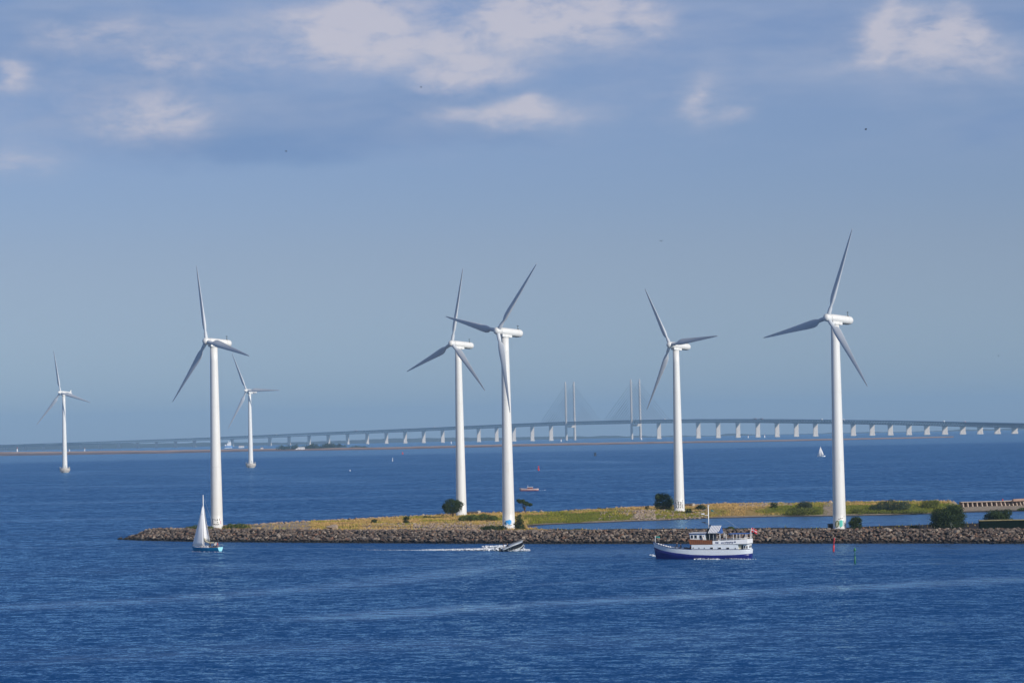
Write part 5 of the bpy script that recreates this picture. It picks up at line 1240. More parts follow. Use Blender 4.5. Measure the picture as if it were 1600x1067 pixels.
def sailboat():
    p = sea_pt(322, 860.5); D = p.y; k = D / FPX
    r = thing('sailing_boat', 'turquoise sailing yacht with large white jib in front of the breakwater at left', 'sailing boat', (p.x, p.y, p.z), R(-32))
    L = 8.7
    def B(u): return np.interp(u, [0, .08, .2, .4, .65, .85, 1.0], [.04, .38, .85, 1.3, 1.45, 1.3, 1.05])
    def Zs(u): return np.interp(u, [0, .3, .7, 1], [1.12, .95, .88, .95])
    st = []
    for u in np.linspace(0, 1, 15):
        b = B(u); bw = b * np.interp(u, [0, .15, .5, 1], [.3, .6, .85, .6]); x = -L / 2 + u * L
        sec = hull_section(x, b, Zs(u), bw, -.45 * math.sin(math.pi * min(.98, u * .9 + .08)) - .02)
        st.append([(q[0] + (.55 * (1 - q[2] / 1.1) if u < .01 else .35 * (1 - q[2] / 1.1) * max(0, 1 - u * 6)), q[1], q[2]) for q in sec])
    m = MB(); loft(m, st, cap=False); m.build('hull', CYAN, r)
    m = MB(); m.add([(q[0] + .02, q[1], q[2]) for q in st[-1]], [tuple(range(len(st[-1])))]); m.build('transom', CYANL, r, label='pale turquoise transom')
    m = MB(); dv = []
    for s_ in st: dv += [(s_[0][0], s_[0][1] * .98, s_[0][2] - .02), (s_[-1][0], s_[-1][1] * .98, s_[-1][2] - .02)]
    m.add(dv, [(2 * i, 2 * i + 2, 2 * i + 3, 2 * i + 1) for i in range(len(st) - 1)]); m.build('deck', WHITE, r)
    m = MB(); m.box((-.2, 0, 1.08), (2.9, 1.5, .42), top=(.8, .8)); cb_ = m.build('coachroof', WHITE, r)
    for i in range(3):
        q = MB(); q.box((-1.0 + i * .8, -.72, 1.1), (.5, .06, .16)); q.build('window', GLASS, cb_)
    m = MB(); m.box((2.6, 0, .99), (2.2, 1.3, .16)); m.build('cockpit', mat('teak', (.25, .15, .08), .7), r)
    hm = 13.6; mx = -.65
    m = MB(); m.tube([(mx, 0, .9), (mx + .05, 0, hm)], [.12, .08], 8); ms = m.build('mast', WHITE, r)
    for h in (5.2, 9.0):
        q = MB(); q.tube([(mx, -.75, h), (mx, .75, h)], .035, 5); q.build('spreader', GREYM, ms)
    m = MB()
    for a, b in (((mx, 0, 11.3), (-L / 2 + .1, 0, 1.15)), ((mx, 0, hm), (L / 2, 0, .95)), ((mx, -.75, 9), (mx, -1.3, .9)), ((mx, .75, 9), (mx, 1.3, .9)), ((mx, 0, hm), (mx, -.75, 9))): m.tube([a, b], .02, 4)
    m.build('rigging', GREYM, ms)
    def sail(tack, head, clew, bulge, name, n=12, mt=SAILC, roach=.0):
        tack, head, clew = map(Vector, (tack, head, clew)); vs = []; fs = []
        for i in range(n + 1):
            v = i / n
            a = tack.lerp(head, v); b = clew.lerp(head, v)
            for j in range(n + 1):
                u = j / n; q = a.lerp(b, u); q = q + Vector((0, bulge * math.sin(math.pi * u ** .8) * (1 - v) ** .6 * (0.4 + v), 0)) + (b - a).normalized() * 0 if (b - a).length > 1e-6 else q
                if u == 1: q = q + Vector((roach * math.sin(math.pi * v), 0, 0))
                vs.append(q)
        for i in range(n):
            for j in range(n): fs.append((i * (n + 1) + j, i * (n + 1) + j + 1, (i + 1) * (n + 1) + j + 1, (i + 1) * (n + 1) + j))
        m = MB(); m.add(vs, fs, 0, True); o = m.build(name, mt, r); o.modifiers.new('thickness', 'SOLIDIFY').thickness = .02; return o
    sail((-L / 2 + .12, 0, 1.25), (mx - .1, 0, 11.2), (mx + .55, -1.0, 1.3), -.55, 'jib')
    sail((mx + .12, 0, 2.6), (mx + .12, 0, 11.0), (mx + 1.6, .4, 2.3), .5, 'mainsail')
    m = MB(); m.tube([(mx, 0, 2.1), (mx + 3.5, .55, 1.75)], .07, 7); bo = m.build('boom', WHITE, r)
    m = MB(); m.tube([(mx + .15, 0, 3.1), (mx + .6, .08, 2.35), (mx + 1.4, .2, 2.0), (mx + 2.4, .35, 2.0), (mx + 3.5, .5, 2.05)], [.12, .2, .22, .17, .06], 8); m.build('furled_sail', SAILB, bo)
    m = MB()
    for s in (-1, 1):
        m.tube([(x, s * (B((x + L / 2) / L) - .05), 1.55) for x in np.linspace(-L / 2 + .3, L / 2 - .1, 9)], .018, 4)
        for x in np.linspace(-L / 2 + .3, L / 2 - .1, 7): m.tube([(x, s * (B((x + L / 2) / L) - .05), .9), (x, s * (B((x + L / 2) / L) - .05), 1.55)], .02, 4)
    m.tube([(L / 2 - .1, -1.0, 1.55), (L / 2 + .05, 0, 1.55), (L / 2 - .1, 1.0, 1.55)], .02, 4)
    m.build('guard_rail', GREYM, r)
    for lab, v, seat, sh in [('person in a pale top sitting in the cockpit of the turquoise yacht', (2.5, .35, .72), True, SHIRTW), ('person in a red top at the stern rail of the turquoise yacht', (3.9, -.5, .78), True, SHIRTR), ('person in dark clothes in the cockpit nearest the boom of the yacht', (1.6, -.35, .72), True, SHIRTD)]:
        person(lab, to_world(r, v), r.rotation_euler.z, seat, sh)
sailboat()

def speedboat():
    p = sea_pt(799, 860.8)
    r = thing('speedboat', 'black speedboat with white stripes rearing its bow, trailing a white wake', 'motorboat', (p.x, p.y, p.z + .30), R(14))
    r.rotation_euler = (R(3), R(-13), R(14))       # bow (+X) up
    L = 5.3
    def B(u): return np.interp(u, [0, .4, .7, .9, 1.0], [1.0, 1.12, .95, .45, .04])
    def Zs(u): return np.interp(u, [0, .5, 1], [.70, 1.15, 1.30])
    low, mid, top, = [], [], []
    for u in np.linspace(0, 1, 14):
        x = -L * .42 + u * L; b = B(u); z = Zs(u); kz = np.interp(u, [0, .6, .88, 1], [-.6, -.75, -.60, .05])
        f = lambda t: (b * (.35 + .65 * t ** .6) if t > 0 else 0.02, kz + (z - kz) * t)
        def rg(ts): pr = [f(t) for t in ts]; return [(x, -q, zz) for q, zz in reversed(pr)] + [(x, q, zz) for q, zz in pr]
        low.append(rg([0, .12, .25])); mid.append(rg([.25, .40])); top.append(rg([.40, .65, .88])); 
    m = MB(); loft(m, low); loft(m, top, cap=False); m.build('hull', BLACKH, r)
    m = MB()
    for s_ in (mid,):
        loft(m, s_, cap=False)
    m.build('stripe', mat('pale_grey_stripe', (.42, .45, .45), .35), r)
    wt = []
    for u in np.linspace(0, 1, 14):
        x = -L * .42 + u * L; b = B(u); z = Zs(u); kz = np.interp(u, [0, .6, .88, 1], [-.6, -.75, -.60, .05]); zz = kz + (z - kz) * .88; bb = b * (.35 + .65 * .88 ** .6)
        wt.append([(x, -bb, zz), (x, -b, z), (x, -b * .75, z + .06), (x, b * .75, z + .06), (x, b, z), (x, bb, zz)])
    m = MB(); loft(m, wt); m.build('deck', mat('pale_deck', (.30, .33, .37), .4), r)
    m = MB(); m.add([(-.2, -.75, .95), (-.2, .75, .95), (-.6, .7, 1.4), (-.6, -.7, 1.4), (-.26, -.75, .95), (-.26, .75, .95), (-.66, .7, 1.4), (-.66, -.7, 1.4)], [(0, 1, 2, 3), (7, 6, 5, 4), (0, 3, 7, 4), (1, 5, 6, 2), (2, 6, 7, 3)]); m.build('windscreen', GLASS, r)
    m = MB(); m.box((-2.6, 0, .75), (.5, .5, .9), top=(.8, .8)); m.build('outboard_engine', DARK, r)
    m = MB()
    for s in (-1, 1): m.tube([(.3, s * .95, 1.0), (.8, s * .95, 1.3), (2.2, s * .6, 1.5), (3.3, s * .05, 1.5)], .025, 5); m.tube([(2.2, s * .6, 1.1), (2.2, s * .6, 1.5)], .02, 4)
    m.build('bow_rail', GREYM, r)
    Mx = Matrix.Translation(r.location) @ r.rotation_euler.to_matrix().to_4x4()
    q = person('person in dark clothes steering the black speedboat', Mx @ Vector((-.95, -.2, .42)), R(180 + 14), True, SHIRTD)
    q = person('person in a pale top sitting behind the helmsman in the speedboat', Mx @ Vector((-1.7, .3, .35)), R(180 + 14), True, SHIRTW)
speedboat()

def red_boat():
    p = sea_pt(827, 766.5); r = thing('cabin_boat', 'small red and white cabin boat alone on the open water behind the spit', 'motorboat', (p.x, p.y, p.z), R(-6)); L = 8.6
    def ring(u, a, b_):
        x = -L / 2 + u * L; b = np.interp(u, [0, .15, .4, .8, 1], [.05, .7, 1.3, 1.35, 1.1]); zs = np.interp(u, [0, .5, 1], [1.25, .9, .95])
        return [(x - (.4 * (t_) if u < .01 else 0), -b * (.6 + .4 * t_), zs * t_) for t_ in (a, (a + b_) / 2, b_)] + [(x - (.4 * t_ if u < .01 else 0), b * (.6 + .4 * t_), zs * t_) for t_ in (b_, (a + b_) / 2, a)]
    us = np.linspace(0, 1, 12)
    m = MB(); loft(m, [ring(u, -.3, .35) for u in us]); m.build('hull', mat('dark_red', (.22, .03, .03), .5), r)
    m = MB(); loft(m, [ring(u, .35, 1.0) for u in us]); m.build('topside', mat('pale_pink_white', (.55, .42, .38), .5, 0, .1, .5), r)
    m = MB(); m.box((.4, 0, 1.25), (2.6, 1.7, .75), top=(.8, .85)); c = m.build('cabin', REDO, r)
    m = MB(); m.box((.4, 0, 1.70), (2.7, 1.9, .12)); m.build('roof', WHITE, c)
    for i in range(3):
        q = MB(); q.box((-.3 + i * .75, -.81, 1.35), (.5, .06, .35)); q.build('window', GLASS, c)
    m = MB(); m.tube([(-.6, 0, 1.7), (-.6, 0, 2.6)], .05, 6); m.build('mast', WHITE, r)
    m = MB(); m.tube([(-4.2, -.2, 1.7), (-4.0, 0, 1.2)], .04, 5); m.build('bow_post', DARK, r)
    p_, s_ = foam_line(838, 766.3, 852, 765.6, 30, .3, .15, .35, .05, False); foam_field('stern_foam', 'tiny foam trail behind the small red cabin boat', p_, s_)
red_boat()
def far_sail():
    p = sea_pt(1283, 713.5); k = p.y / FPX; r = thing('sailing_boat', 'tiny distant white sailing boat on open water left of the nearest turbine', 'sailing boat', (p.x, p.y, p.z), R(-25))
    m = MB(); st = []
    for u in np.linspace(0, 1, 9):
        b = np.interp(u, [0, .3, .7, 1], [.05, 1.0, 1.3, 1.0]); st.append(hull_section(-3.6 + 7.2 * u, b, 1.0, b * .7, -.3))
    loft(m, st); m.build('hull', WHITE, r)
    m = MB(); m.box((.2, 0, 1.15), (2.4, 1.3, .4)); m.build('coachroof', WHITE, r)
    m = MB(); m.tube([(-.5, 0, .9), (-.4, 0, 9.2)], .09, 6); m.build('mast', WHITE, r)
    for nm, a, h, c in (('jib', (-3.5, 0, 1.1), (-.5, 0, 8.4), (-.1, -.7, 1.2)), ('mainsail', (-.4, 0, 1.7), (-.35, 0, 9.0), (2.3, .6, 1.7))):
        m = MB(); A_, H_, C_ = map(Vector, (a, h, c)); mid = (A_ + H_ + C_) / 3 + Vector((0, -.35, 0)); m.add([A_, H_, C_, mid], [(0, 1, 3), (1, 2, 3), (2, 0, 3)], 0, True)
        o = m.build(nm, SAILC, r); o.modifiers.new('thickness', 'SOLIDIFY').thickness = .03
far_sail()

# ------------------------------------------------------------------ sea marks
def spar(name, label, px, y0, y1, rad, mt, lean=0.0, top=None, z=None):
    p = sea_pt(px, y0); h = (y0 - y1) * p.y / FPX
    r = thing(name, label, 'sea mark', (p.x, p.y, p.z), 0)
    m = MB(); m.tube([(0, 0, -.6), (lean * h * .5, 0, h * .5), (lean * h * .52, 0, h * .52)], [rad * 1.6, rad * 1.5, rad], 8); m.tube([(lean * h * .52, 0, h * .52), (lean * h, 0, h)], [rad * .8, rad * .7], 8); m.build('pole', mt, r)
    m = MB()
    if top == 'cone': m.lathe([(rad * 2.4, 0), (rad * 2.4, .25), (0, .8)], 10, M=Matrix.Translation((lean * h, 0, h - .3)))
    else: m.lathe([(rad * 1.15, 0), (rad * 1.15, .6)], 10, M=Matrix.Translation((lean * h, 0, h - .3)))
    m.build('topmark', mt, r); return r
spar('spar_buoy', 'thin red spar buoy leaning right in the water below the nearest turbine', 1302, 861, 842.5, .13, REDP, .10)
spar('spar_buoy', 'upright green spar buoy in the foreground water right of the leaning red one', 1336, 880, 858, .11, GREENP, .01, 'cone')
spar('channel_buoy', 'small red buoy on the open sea right of the third near turbine', 841.5, 735, 728.5, .42, REDP, 0, 'can')
spar('channel_buoy', 'tiny red buoy far out below the left part of the bridge', 629, 709.5, 706.5, .8, REDP, 0, 'can')
spar('channel_buoy', 'tiny black and white buoy far out below the bridge pylons', 930, 712, 707.5, .8, DARK, 0, 'cone')
spar('channel_buoy', 'tiny pale buoy on the far water left of the second near turbine', 613.5, 720.5, 716, .2, WHITE, 0, 'cone')
spar('channel_buoy', 'tiny white buoy beside the second offshore turbine, on its right', 547, 735.8, 734.4, .22, WHITE, 0, 'can')

# ------------------------------------------------------------------ sandbar, far coast
def sand_mat():
    m = bpy.data.materials.new('sandbar'); m.use_nodes = True; t = NT(m.node_tree)
    b = t.node('ShaderNodeBsdfPrincipled'); o = t.node('ShaderNodeOutputMaterial'); t.l.new(b.outputs[0], o.inputs[0])
    g = t.node('ShaderNodeNewGeometry'); n = t.noise(t.mapping(g.outputs['Position'], (1, .2, 1)), .02, 4, .65)
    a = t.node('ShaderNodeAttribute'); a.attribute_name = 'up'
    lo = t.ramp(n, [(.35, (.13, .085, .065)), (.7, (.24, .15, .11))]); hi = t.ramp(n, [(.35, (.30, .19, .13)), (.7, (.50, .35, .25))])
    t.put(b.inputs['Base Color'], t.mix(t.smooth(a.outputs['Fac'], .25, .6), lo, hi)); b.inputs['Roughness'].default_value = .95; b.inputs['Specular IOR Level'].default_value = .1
    return m
near = [(-40, 713), (0, 712), (250, 708.3), (400, 705), (600, 702.3), (800, 697.6), (1000, 693.5), (1200, 690), (1350, 686.6), (1500, 683.2)]
topy = [(-40, 706.6), (0, 706), (250, 703.5), (400, 701), (600, 698.6), (800, 693.6), (1000, 690.4), (1200, 687.4), (1350, 684.6), (1500, 682.8)]
def sandbar():
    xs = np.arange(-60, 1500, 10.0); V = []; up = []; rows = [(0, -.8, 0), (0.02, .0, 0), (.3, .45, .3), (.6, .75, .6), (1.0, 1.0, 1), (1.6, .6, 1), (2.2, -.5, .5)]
    for x in xs:
        yn = np.interp(x, *zip(*near)); yt = np.interp(x, *zip(*topy)); A = sea_pt(x, yn); D1 = A.y + 420
        c = at_d(x, yt + rng.uniform(-.25, .25), D1); dirx = A.x / A.y
        hgt = max(.6, c.z - sea_z(c.x, c.y)); endf = min(1, max(0.05, (1500 - x) / 100.0))
        for f, zf, u in rows:
            y = A.y + f * 420; xx = dirx * y; V.append((xx, y, sea_z(xx, y) + (zf * hgt * endf if zf > 0 else zf))); up.append(u)
    k = len(rows); q = [(i * k + j, (i + 1) * k + j, (i + 1) * k + j + 1, i * k + j + 1) for i in range(len(xs) - 1) for j in range(k - 1)]
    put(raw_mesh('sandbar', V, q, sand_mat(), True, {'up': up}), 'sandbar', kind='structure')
sandbar()
def coast(name, prof, D, depth, col, seed):
    xs = np.arange(-120, 1720, 7.0); V = []
    for x in xs:
        yt = np.interp(x, *zip(*prof)) + (vnoise(np.array([[x, 1.0]]), .05, seed)[0] - .5) * 1.7 + (vnoise(np.array([[x, 2.0]]), .15, seed)[0] - .5) * 1.0
        c = at_d(x, yt, D + depth * .5); dx_ = c.x / c.y; zt = max(c.z, sea_z(c.x, c.y) + 2)
        for f, k in ((0, -1), (.06, .4), (.5, 1), (.9, .6), (1.0, -1)):
            y = D + depth * f; xx = dx_ * y; zs = sea_z(xx, y); V.append((xx, y, zs - 1 if k < 0 else zs + (zt - zs) * k))
    q = [(i * 5 + j, (i + 1) * 5 + j, (i + 1) * 5 + j + 1, i * 5 + j + 1) for i in range(len(xs) - 1) for j in range(4)]
    put(raw_mesh(name, V, q, mat(name + '_woods', col, .95, 0, .35, .004), True), name, kind='structure')
coast('far_coast', [(-120, 694.5), (0, 695), (60, 694), (100, 692.5), (200, 693), (330, 691.5), (450, 691), (540, 687.5), (570, 685.8), (700, 684), (850, 682), (1000, 680.5), (1110, 681), (1135, 676.5), (1160, 677.5), (1200, 680), (1260, 677.5), (1330, 675), (1400, 675), (1500, 671), (1720, 667)], 15200, 1500, (.03, .045, .035), 4)

ISLD = LEAF_G
def isle_trees():
    groups = [(452, 45, 700.3, 8.5), (440, 26, 701.0, 7), (478, 30, 700, 8), (500, 60, 699.3, 7.5), (522, 44, 699, 9), (552, 34, 698.5, 4.5), (565, 26, 698.2, 3.5), (492, 24, 700, 9.5), (515, 30, 699.2, 11.2), (535, 26, 698.8, 8)]
    for i, (x, wv, yb, hp) in enumerate(groups):
        p = at_d(x, yb, 6650 if i != 0 else 6600); k = p.y / FPX; wm, hm = wv * k * .62, hp * k; r = np.random.default_rng(50 + i)
        zb = sea_z(p.x, p.y) + 1.5
        root = thing('tree_clump', ['broad dark tree clump left of the white house on the sandbar', 'low tree clump at the left end of the island wood', 'tree clump directly behind the white house on the sandbar', 'tree clump right of the white house on the sandbar', 'wide tree clump in the middle of the island wood',
                                    'low tree clump near the right end of the island wood', 'lowest and last bush clump at the right end of the island wood', 'rounded tree clump between the house and the wood', 'tallest tree clump of the island wood', 'sloping tree clump right of the tallest one'][i], 'trees', (p.x, p.y, zb), 0, 'tree clumps on the distant sandbar')
        B = [(r.uniform(-.45, .45) * wm, r.uniform(-.1, .1) * wm, hm * r.uniform(.25, .5), wm * r.uniform(.14, .24), wm * .2, hm * r.uniform(.35, .6)) for _ in range(9)]
        V, F, T = leaf_cloud(B, .10, 3.2, 70 + i); put(raw_mesh('crown', V, F, LEAF_D, False, {'tint': T}), 'crown', root)
        m = MB()
        for b in B[:5]: m.tube([(b[0], b[1], -1), (b[0], b[1], b[2])], [.5, .3], 5)
        m.build('trunk', BARK, root)
isle_trees()
def house(label, px, yb, wpx, hpx, D, roofc, wing=False):
    p = at_d(px, yb, D); k = D / FPX; wm, hm = wpx * k, hpx * k; zs = sea_z(p.x, p.y)
    r = thing('house', label, 'house', (p.x, p.y, p.z), 0)
    m = MB(); m.box((0, 5, hm * .35), (wm, 9, hm * .7)); wl = m.build('wall', WHITE, r)
    m = MB(); a, b_ = wm / 2 + .5, hm * .7
    m.add([(-a, 0, b_), (a, 0, b_), (a, 10, b_), (-a, 10, b_), (-a + 1, 5, hm), (a - 1, 5, hm)], [(0, 1, 5, 4), (2, 3, 4, 5), (3, 0, 4), (1, 2, 5), (3, 2, 1, 0)]); m.build('roof', roofc, r)
    for i in range(4):
        q = MB(); q.box((-wm * .36 + i * wm * .24, .48, hm * .36), (wm * .08, .1, hm * .26)); q.build('window', GLASS, wl)
    if wing:
        m = MB(); m.add([(-wm * .95, 1, 0), (-wm * .5, 1, 0), (-wm * .5, 8, 0), (-wm * .95, 8, 0), (-wm * .62, 1, hm * .55), (-wm * .5, 1, hm * .55), (-wm * .5, 8, hm * .55), (-wm * .62, 8, hm * .55)], [(4, 5, 6, 7), (0, 1, 5, 4), (2, 3, 7, 6), (3, 0, 4, 7)]); m.build('annex', WHITE, r)
house('long white house with pale roof among trees on the distant sandbar', 470.5, 702.0, 10.5, 3.6, 6500, WHITE, True)
house('small white building with pale roof on the sandbar left of the second offshore turbine', 377, 699.5, 8, 3.4, 9500, mat('pale_roof', (.5, .42, .38), .8))
house('tiny pale building on the sandbar right of the second offshore turbine', 409, 701.3, 3.5, 3, 6600, mat('brown_roof', (.2, .12, .1), .8))
def far_ship():
    p = sea_pt(357, 701.2) ; D = 9800; p = at_d(357, 703.2, D); k = D / FPX; p.z = sea_z(p.x, p.y)
    r = thing('work_ship', 'distant blue and white ship with tall white superstructure beyond the sandbar', 'ship', p, 0)
    L = 13 * k
    m = MB(); st = []
    for u in np.linspace(0, 1, 8):
        b = np.interp(u, [0, .2, .8, 1], [1, 4, 4, 3]); st.append([(-L / 2 + L * u, -b, 0), (-L / 2 + L * u, -b, 3.5 * k), (-L / 2 + L * u, b, 3.5 * k), (-L / 2 + L * u, b, 0)])
    loft(m, st, smooth=False); m.build('hull', mat('ship_blue', (.06, .22, .50), .5), r)
    m = MB(); m.box((0, 0, .5 * k), (L * .9, 8.2, .9 * k)); m.build('boot_stripe', WHITE, r)
    m = MB(); m.box((1.2 * k, 0, 5.7 * k), (6 * k, 7, 4.4 * k)); m.box((2.2 * k, 0, 8.6 * k), (3.2 * k, 5, 1.6 * k)); s = m.build('superstructure', WHITE, r)
    m = MB(); m.box((-4.3 * k, 0, 4.6 * k), (3.2 * k, 6, 2.2 * k), top=(.5, 1)); m.build('forecastle', WHITE, r)
    m = MB(); m.tube([(.3 * k, 0, 7.5 * k), (.3 * k, 0, 11.5 * k)], .9, 6); m.tube([(3.4 * k, 0, 7.5 * k), (3.4 * k, 0, 10.5 * k)], .9, 6); m.build('mast', WHITE, r)
far_ship()
def beacon(label, px, yb, yt, D, rad):
    p = at_d(px, yb, D); zb = sea_z(p.x, p.y); k = D / FPX; h = (yb - yt) * k
    r = thing('lighthouse', label, 'lighthouse', (p.x, p.y, zb), 0); off = p.z - zb; h += max(off, 0)
    m = MB(); m.lathe([(rad * 1.5, -1), (rad * 1.5, h * .1), (rad, h * .12), (rad * .9, h * .72)], 12); m.build('tower', WHITE, r)
    m = MB(); m.lathe([(rad * 1.4, h * .72), (rad * 1.4, h * .77)], 12); m.build('gallery', DARK, r)
    m = MB(); m.lathe([(rad * .8, h * .77), (rad * .8, h * .92), (0, h)], 12); m.build('lantern', mat('beacon_red', (.35, .08, .06), .6), r)
beacon('slim white lighthouse far off at the left edge of the picture', 27, 708, 698.5, 9000, 1.9)
beacon('tiny white beacon before the left bridge pylon', 876.7, 689, 684.5, 9500, 1.3)
beacon('tiny white beacon just right of the right bridge pylon', 1002.3, 687.5, 681.8, 9500, 1.3)
beacon('left one of two tiny white beacons under the right bridge spans', 1169, 684, 679.6, 9300, 1.3)
beacon('right one of two tiny white beacons under the right bridge spans', 1194.7, 683, 678.4, 9300, 1.3)
beacon('tiny white beacon under the bridge left of the second near turbine', 705, 692.7, 688, 9500, 1.2)
beacon('tiny pale beacon right of the first offshore turbine', 108.5, 704.5, 700.5, 9500, 1.2)
beacon('faint pale beacon between the first offshore turbine and the first near turbine', 132.5, 704.5, 699, 9800, 1.1)

# ------------------------------------------------------------------ the bridge
def bridge():
    xpx = [858, 828.7, 800, 773, 745, 717, 688.7, 659, 630, 600.7, 570.7, 540, 510, 480, 448.7, 418.7]
    while xpx[-1] > -70: xpx.append(xpx[-1] - 29.5)
    right = [1026.5, 1057, 1088, 1119, 1150, 1181, 1211, 1241, 1271, 1300.5, 1330, 1359.5, 1388, 1417, 1445, 1473, 1501, 1528, 1555, 1582, 1608.5, 1635, 1661]
    # plan positions: walk outward from each pylon span by span
    DL, DR = 11080.0, 10650.0
    def walk(D, x0, xs, sgn, first=160):
        out = []; X0 = (x0 - 800) / FPX * D
        for i, x in enumerate(xs):
            span = first if i == 0 else 140.0; lo, hi = D - span, D + span
            u = (x - 800) / FPX
            # solve |(u*D1 - X0, D1 - D)| = span with D1 farther (left) or nearer (right)
            a = u * u + 1; b = -2 * (u * X0 + D); c = X0 * X0 + D * D - span * span; disc = b * b - 4 * a * c
            if disc < 0: D1 = D + sgn * 120
            else: D1 = (-b + sgn * math.sqrt(disc)) / (2 * a)
            out.append((u * D1, D1)); X0, D = u * D1, D1
        return out
    L = walk(DL, 888.5, xpx, +1); Rr = walk(DR, 991, right, -1)
    pyl = [((888.5 - 800) / FPX * DL, DL), ((991 - 800) / FPX * DR, DR)]
    topt = [(-80, 698), (0, 694.8), (90, 692), (200, 688), (300, 684.5), (400, 680.2), (500, 675.4), (600, 671.3), (700, 666.8), (785, 662.8), (882, 658.6), (985, 655.8), (1100, 654.6), (1200, 654.6), (1300, 655.8), (1400, 657), (1500, 659.4), (1600, 661.2), (1700, 664)]
    nodes = L[::-1] + pyl + Rr
    def ztop(x, y):
        px = 800 + x / y * FPX; yt = np.interp(px, *zip(*topt)); d = at_d(px, yt, y); return d.z
    Z = [ztop(x, y) for x, y in nodes]
    # smooth the deck line
    Zs_ = list(Z)
    for _ in range(3): Zs_ = [Zs_[0]] + [(Zs_[i - 1] + 2 * Zs_[i] + Zs_[i + 1]) / 4 for i in range(1, len(Zs_) - 1)] + [Zs_[-1]]
    Z = Zs_
    cx, cy = pyl[0]
    r = put(None, 'cable_stayed_bridge', None, (cx, cy, 0), label='very long hazy cable-stayed bridge crossing the whole horizon on pale piers', category='bridge')
    N = [Vector((x - cx, y - cy, z)) for (x, y), z in zip(nodes, Z)]
    dist = [0]
    for a, b in zip(N[:-1], N[1:]): dist.append(dist[-1] + (b - a).length)
    def at_s(s):
        i = max(0, min(len(N) - 2, int(np.searchsorted(dist, s) - 1))); u = (s - dist[i]) / (dist[i + 1] - dist[i]); return N[i].lerp(N[i + 1], u), (N[i + 1] - N[i]).normalized()
    # deck: top slab, lower slab, in one strip each
    def strip(width, z0, z1, name, mt, kind=None):
        st = []
        for i, p in enumerate(N):
            tt = (N[min(i + 1, len(N) - 1)] - N[max(i - 1, 0)]); tt.z = 0; tt.normalize(); n = Vector((-tt.y, tt.x, 0))
            st.append([p + n * width / 2 + Vector((0, 0, z0)), p + n * width / 2 + Vector((0, 0, z1)), p - n * width / 2 + Vector((0, 0, z1)), p - n * width / 2 + Vector((0, 0, z0))])
        m = MB(); loft(m, st, smooth=False, closed=True); return m.build(name, mt, r)
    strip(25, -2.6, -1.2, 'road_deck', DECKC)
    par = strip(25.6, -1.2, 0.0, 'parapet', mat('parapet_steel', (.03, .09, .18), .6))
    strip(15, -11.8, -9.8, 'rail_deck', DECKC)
    # warren truss, 10 m half-bays
    m = MB(); s = 0; tot = dist[-1]; up = True
    def bar(a, b, wd):
        d = (b - a); n = Vector((-d.y, d.x, 0)).normalized() * wd / 2; v = Vector((0, 0, wd / 2)) if abs(d.normalized().z) < .9 else d.cross(n).normalized() * wd / 2
        e = d.normalized() if False else None
        s2 = d.cross(n).normalized() * wd / 2
        m.add([a - n - s2, a + n - s2, a + n + s2, a - n + s2, b - n - s2, b + n - s2, b + n + s2, b - n + s2], [(0, 1, 5, 4), (1, 2, 6, 5), (2, 3, 7, 6), (3, 0, 4, 7)])
    while s < tot - 20:
        for side in (-1, 1):
            p0, t0 = at_s(s); p1, t1 = at_s(s + 10); p2, t2 = at_s(s + 20); n = Vector((-t0.y, t0.x, 0)).normalized()
            A_ = p0 + n * 6.5 * side + Vector((0, 0, -9.8)); B_ = p1 + n * 8.5 * side + Vector((0, 0, -2.6)); C_ = p2 + n * 6.5 * side + Vector((0, 0, -9.8))
            bar(A_, B_, 1.35); bar(B_, C_, 1.35)
        s += 20
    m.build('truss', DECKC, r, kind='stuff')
    # piers
    for idx, ((x, y), z) in enumerate(zip(nodes, Z)):
        if nodes[idx] in pyl: continue
        i = idx; tt = N[min(i + 1, len(N) - 1)] - N[max(i - 1, 0)]; ang = math.atan2(tt.y, tt.x)
        zb = sea_z(x, y) - 1; zt = z - 11.8; q = MB()
        wt, wl = 15.5, 4.6
        vs = []
        for zz, kw in ((zb, 1.08), (zb + 5.5, 1.06), (zb + 5.6, .93), (zt - 5, .9), (zt, 1.0)):
            for a_, b_ in ((-.5, -.32), (-.32, -.5), (.32, -.5), (.5, -.32), (.5, .32), (.32, .5), (-.32, .5), (-.5, .32)):
                vs.append((a_ * wl * (1.25 if kw > 1.02 else 1), b_ * wt * kw, zz))
        fs = [(k * 8 + j, k * 8 + (j + 1) % 8, (k + 1) * 8 + (j + 1) % 8, (k + 1) * 8 + j) for k in range(4) for j in range(8)] + [tuple(range(8))[::-1], tuple(range(32, 40))]
        q.add(vs, fs); o = q.build('pier', CONC_PIER, r); o.location = (x - cx, y - cy, 0); o.rotation_euler = (0, 0, ang)
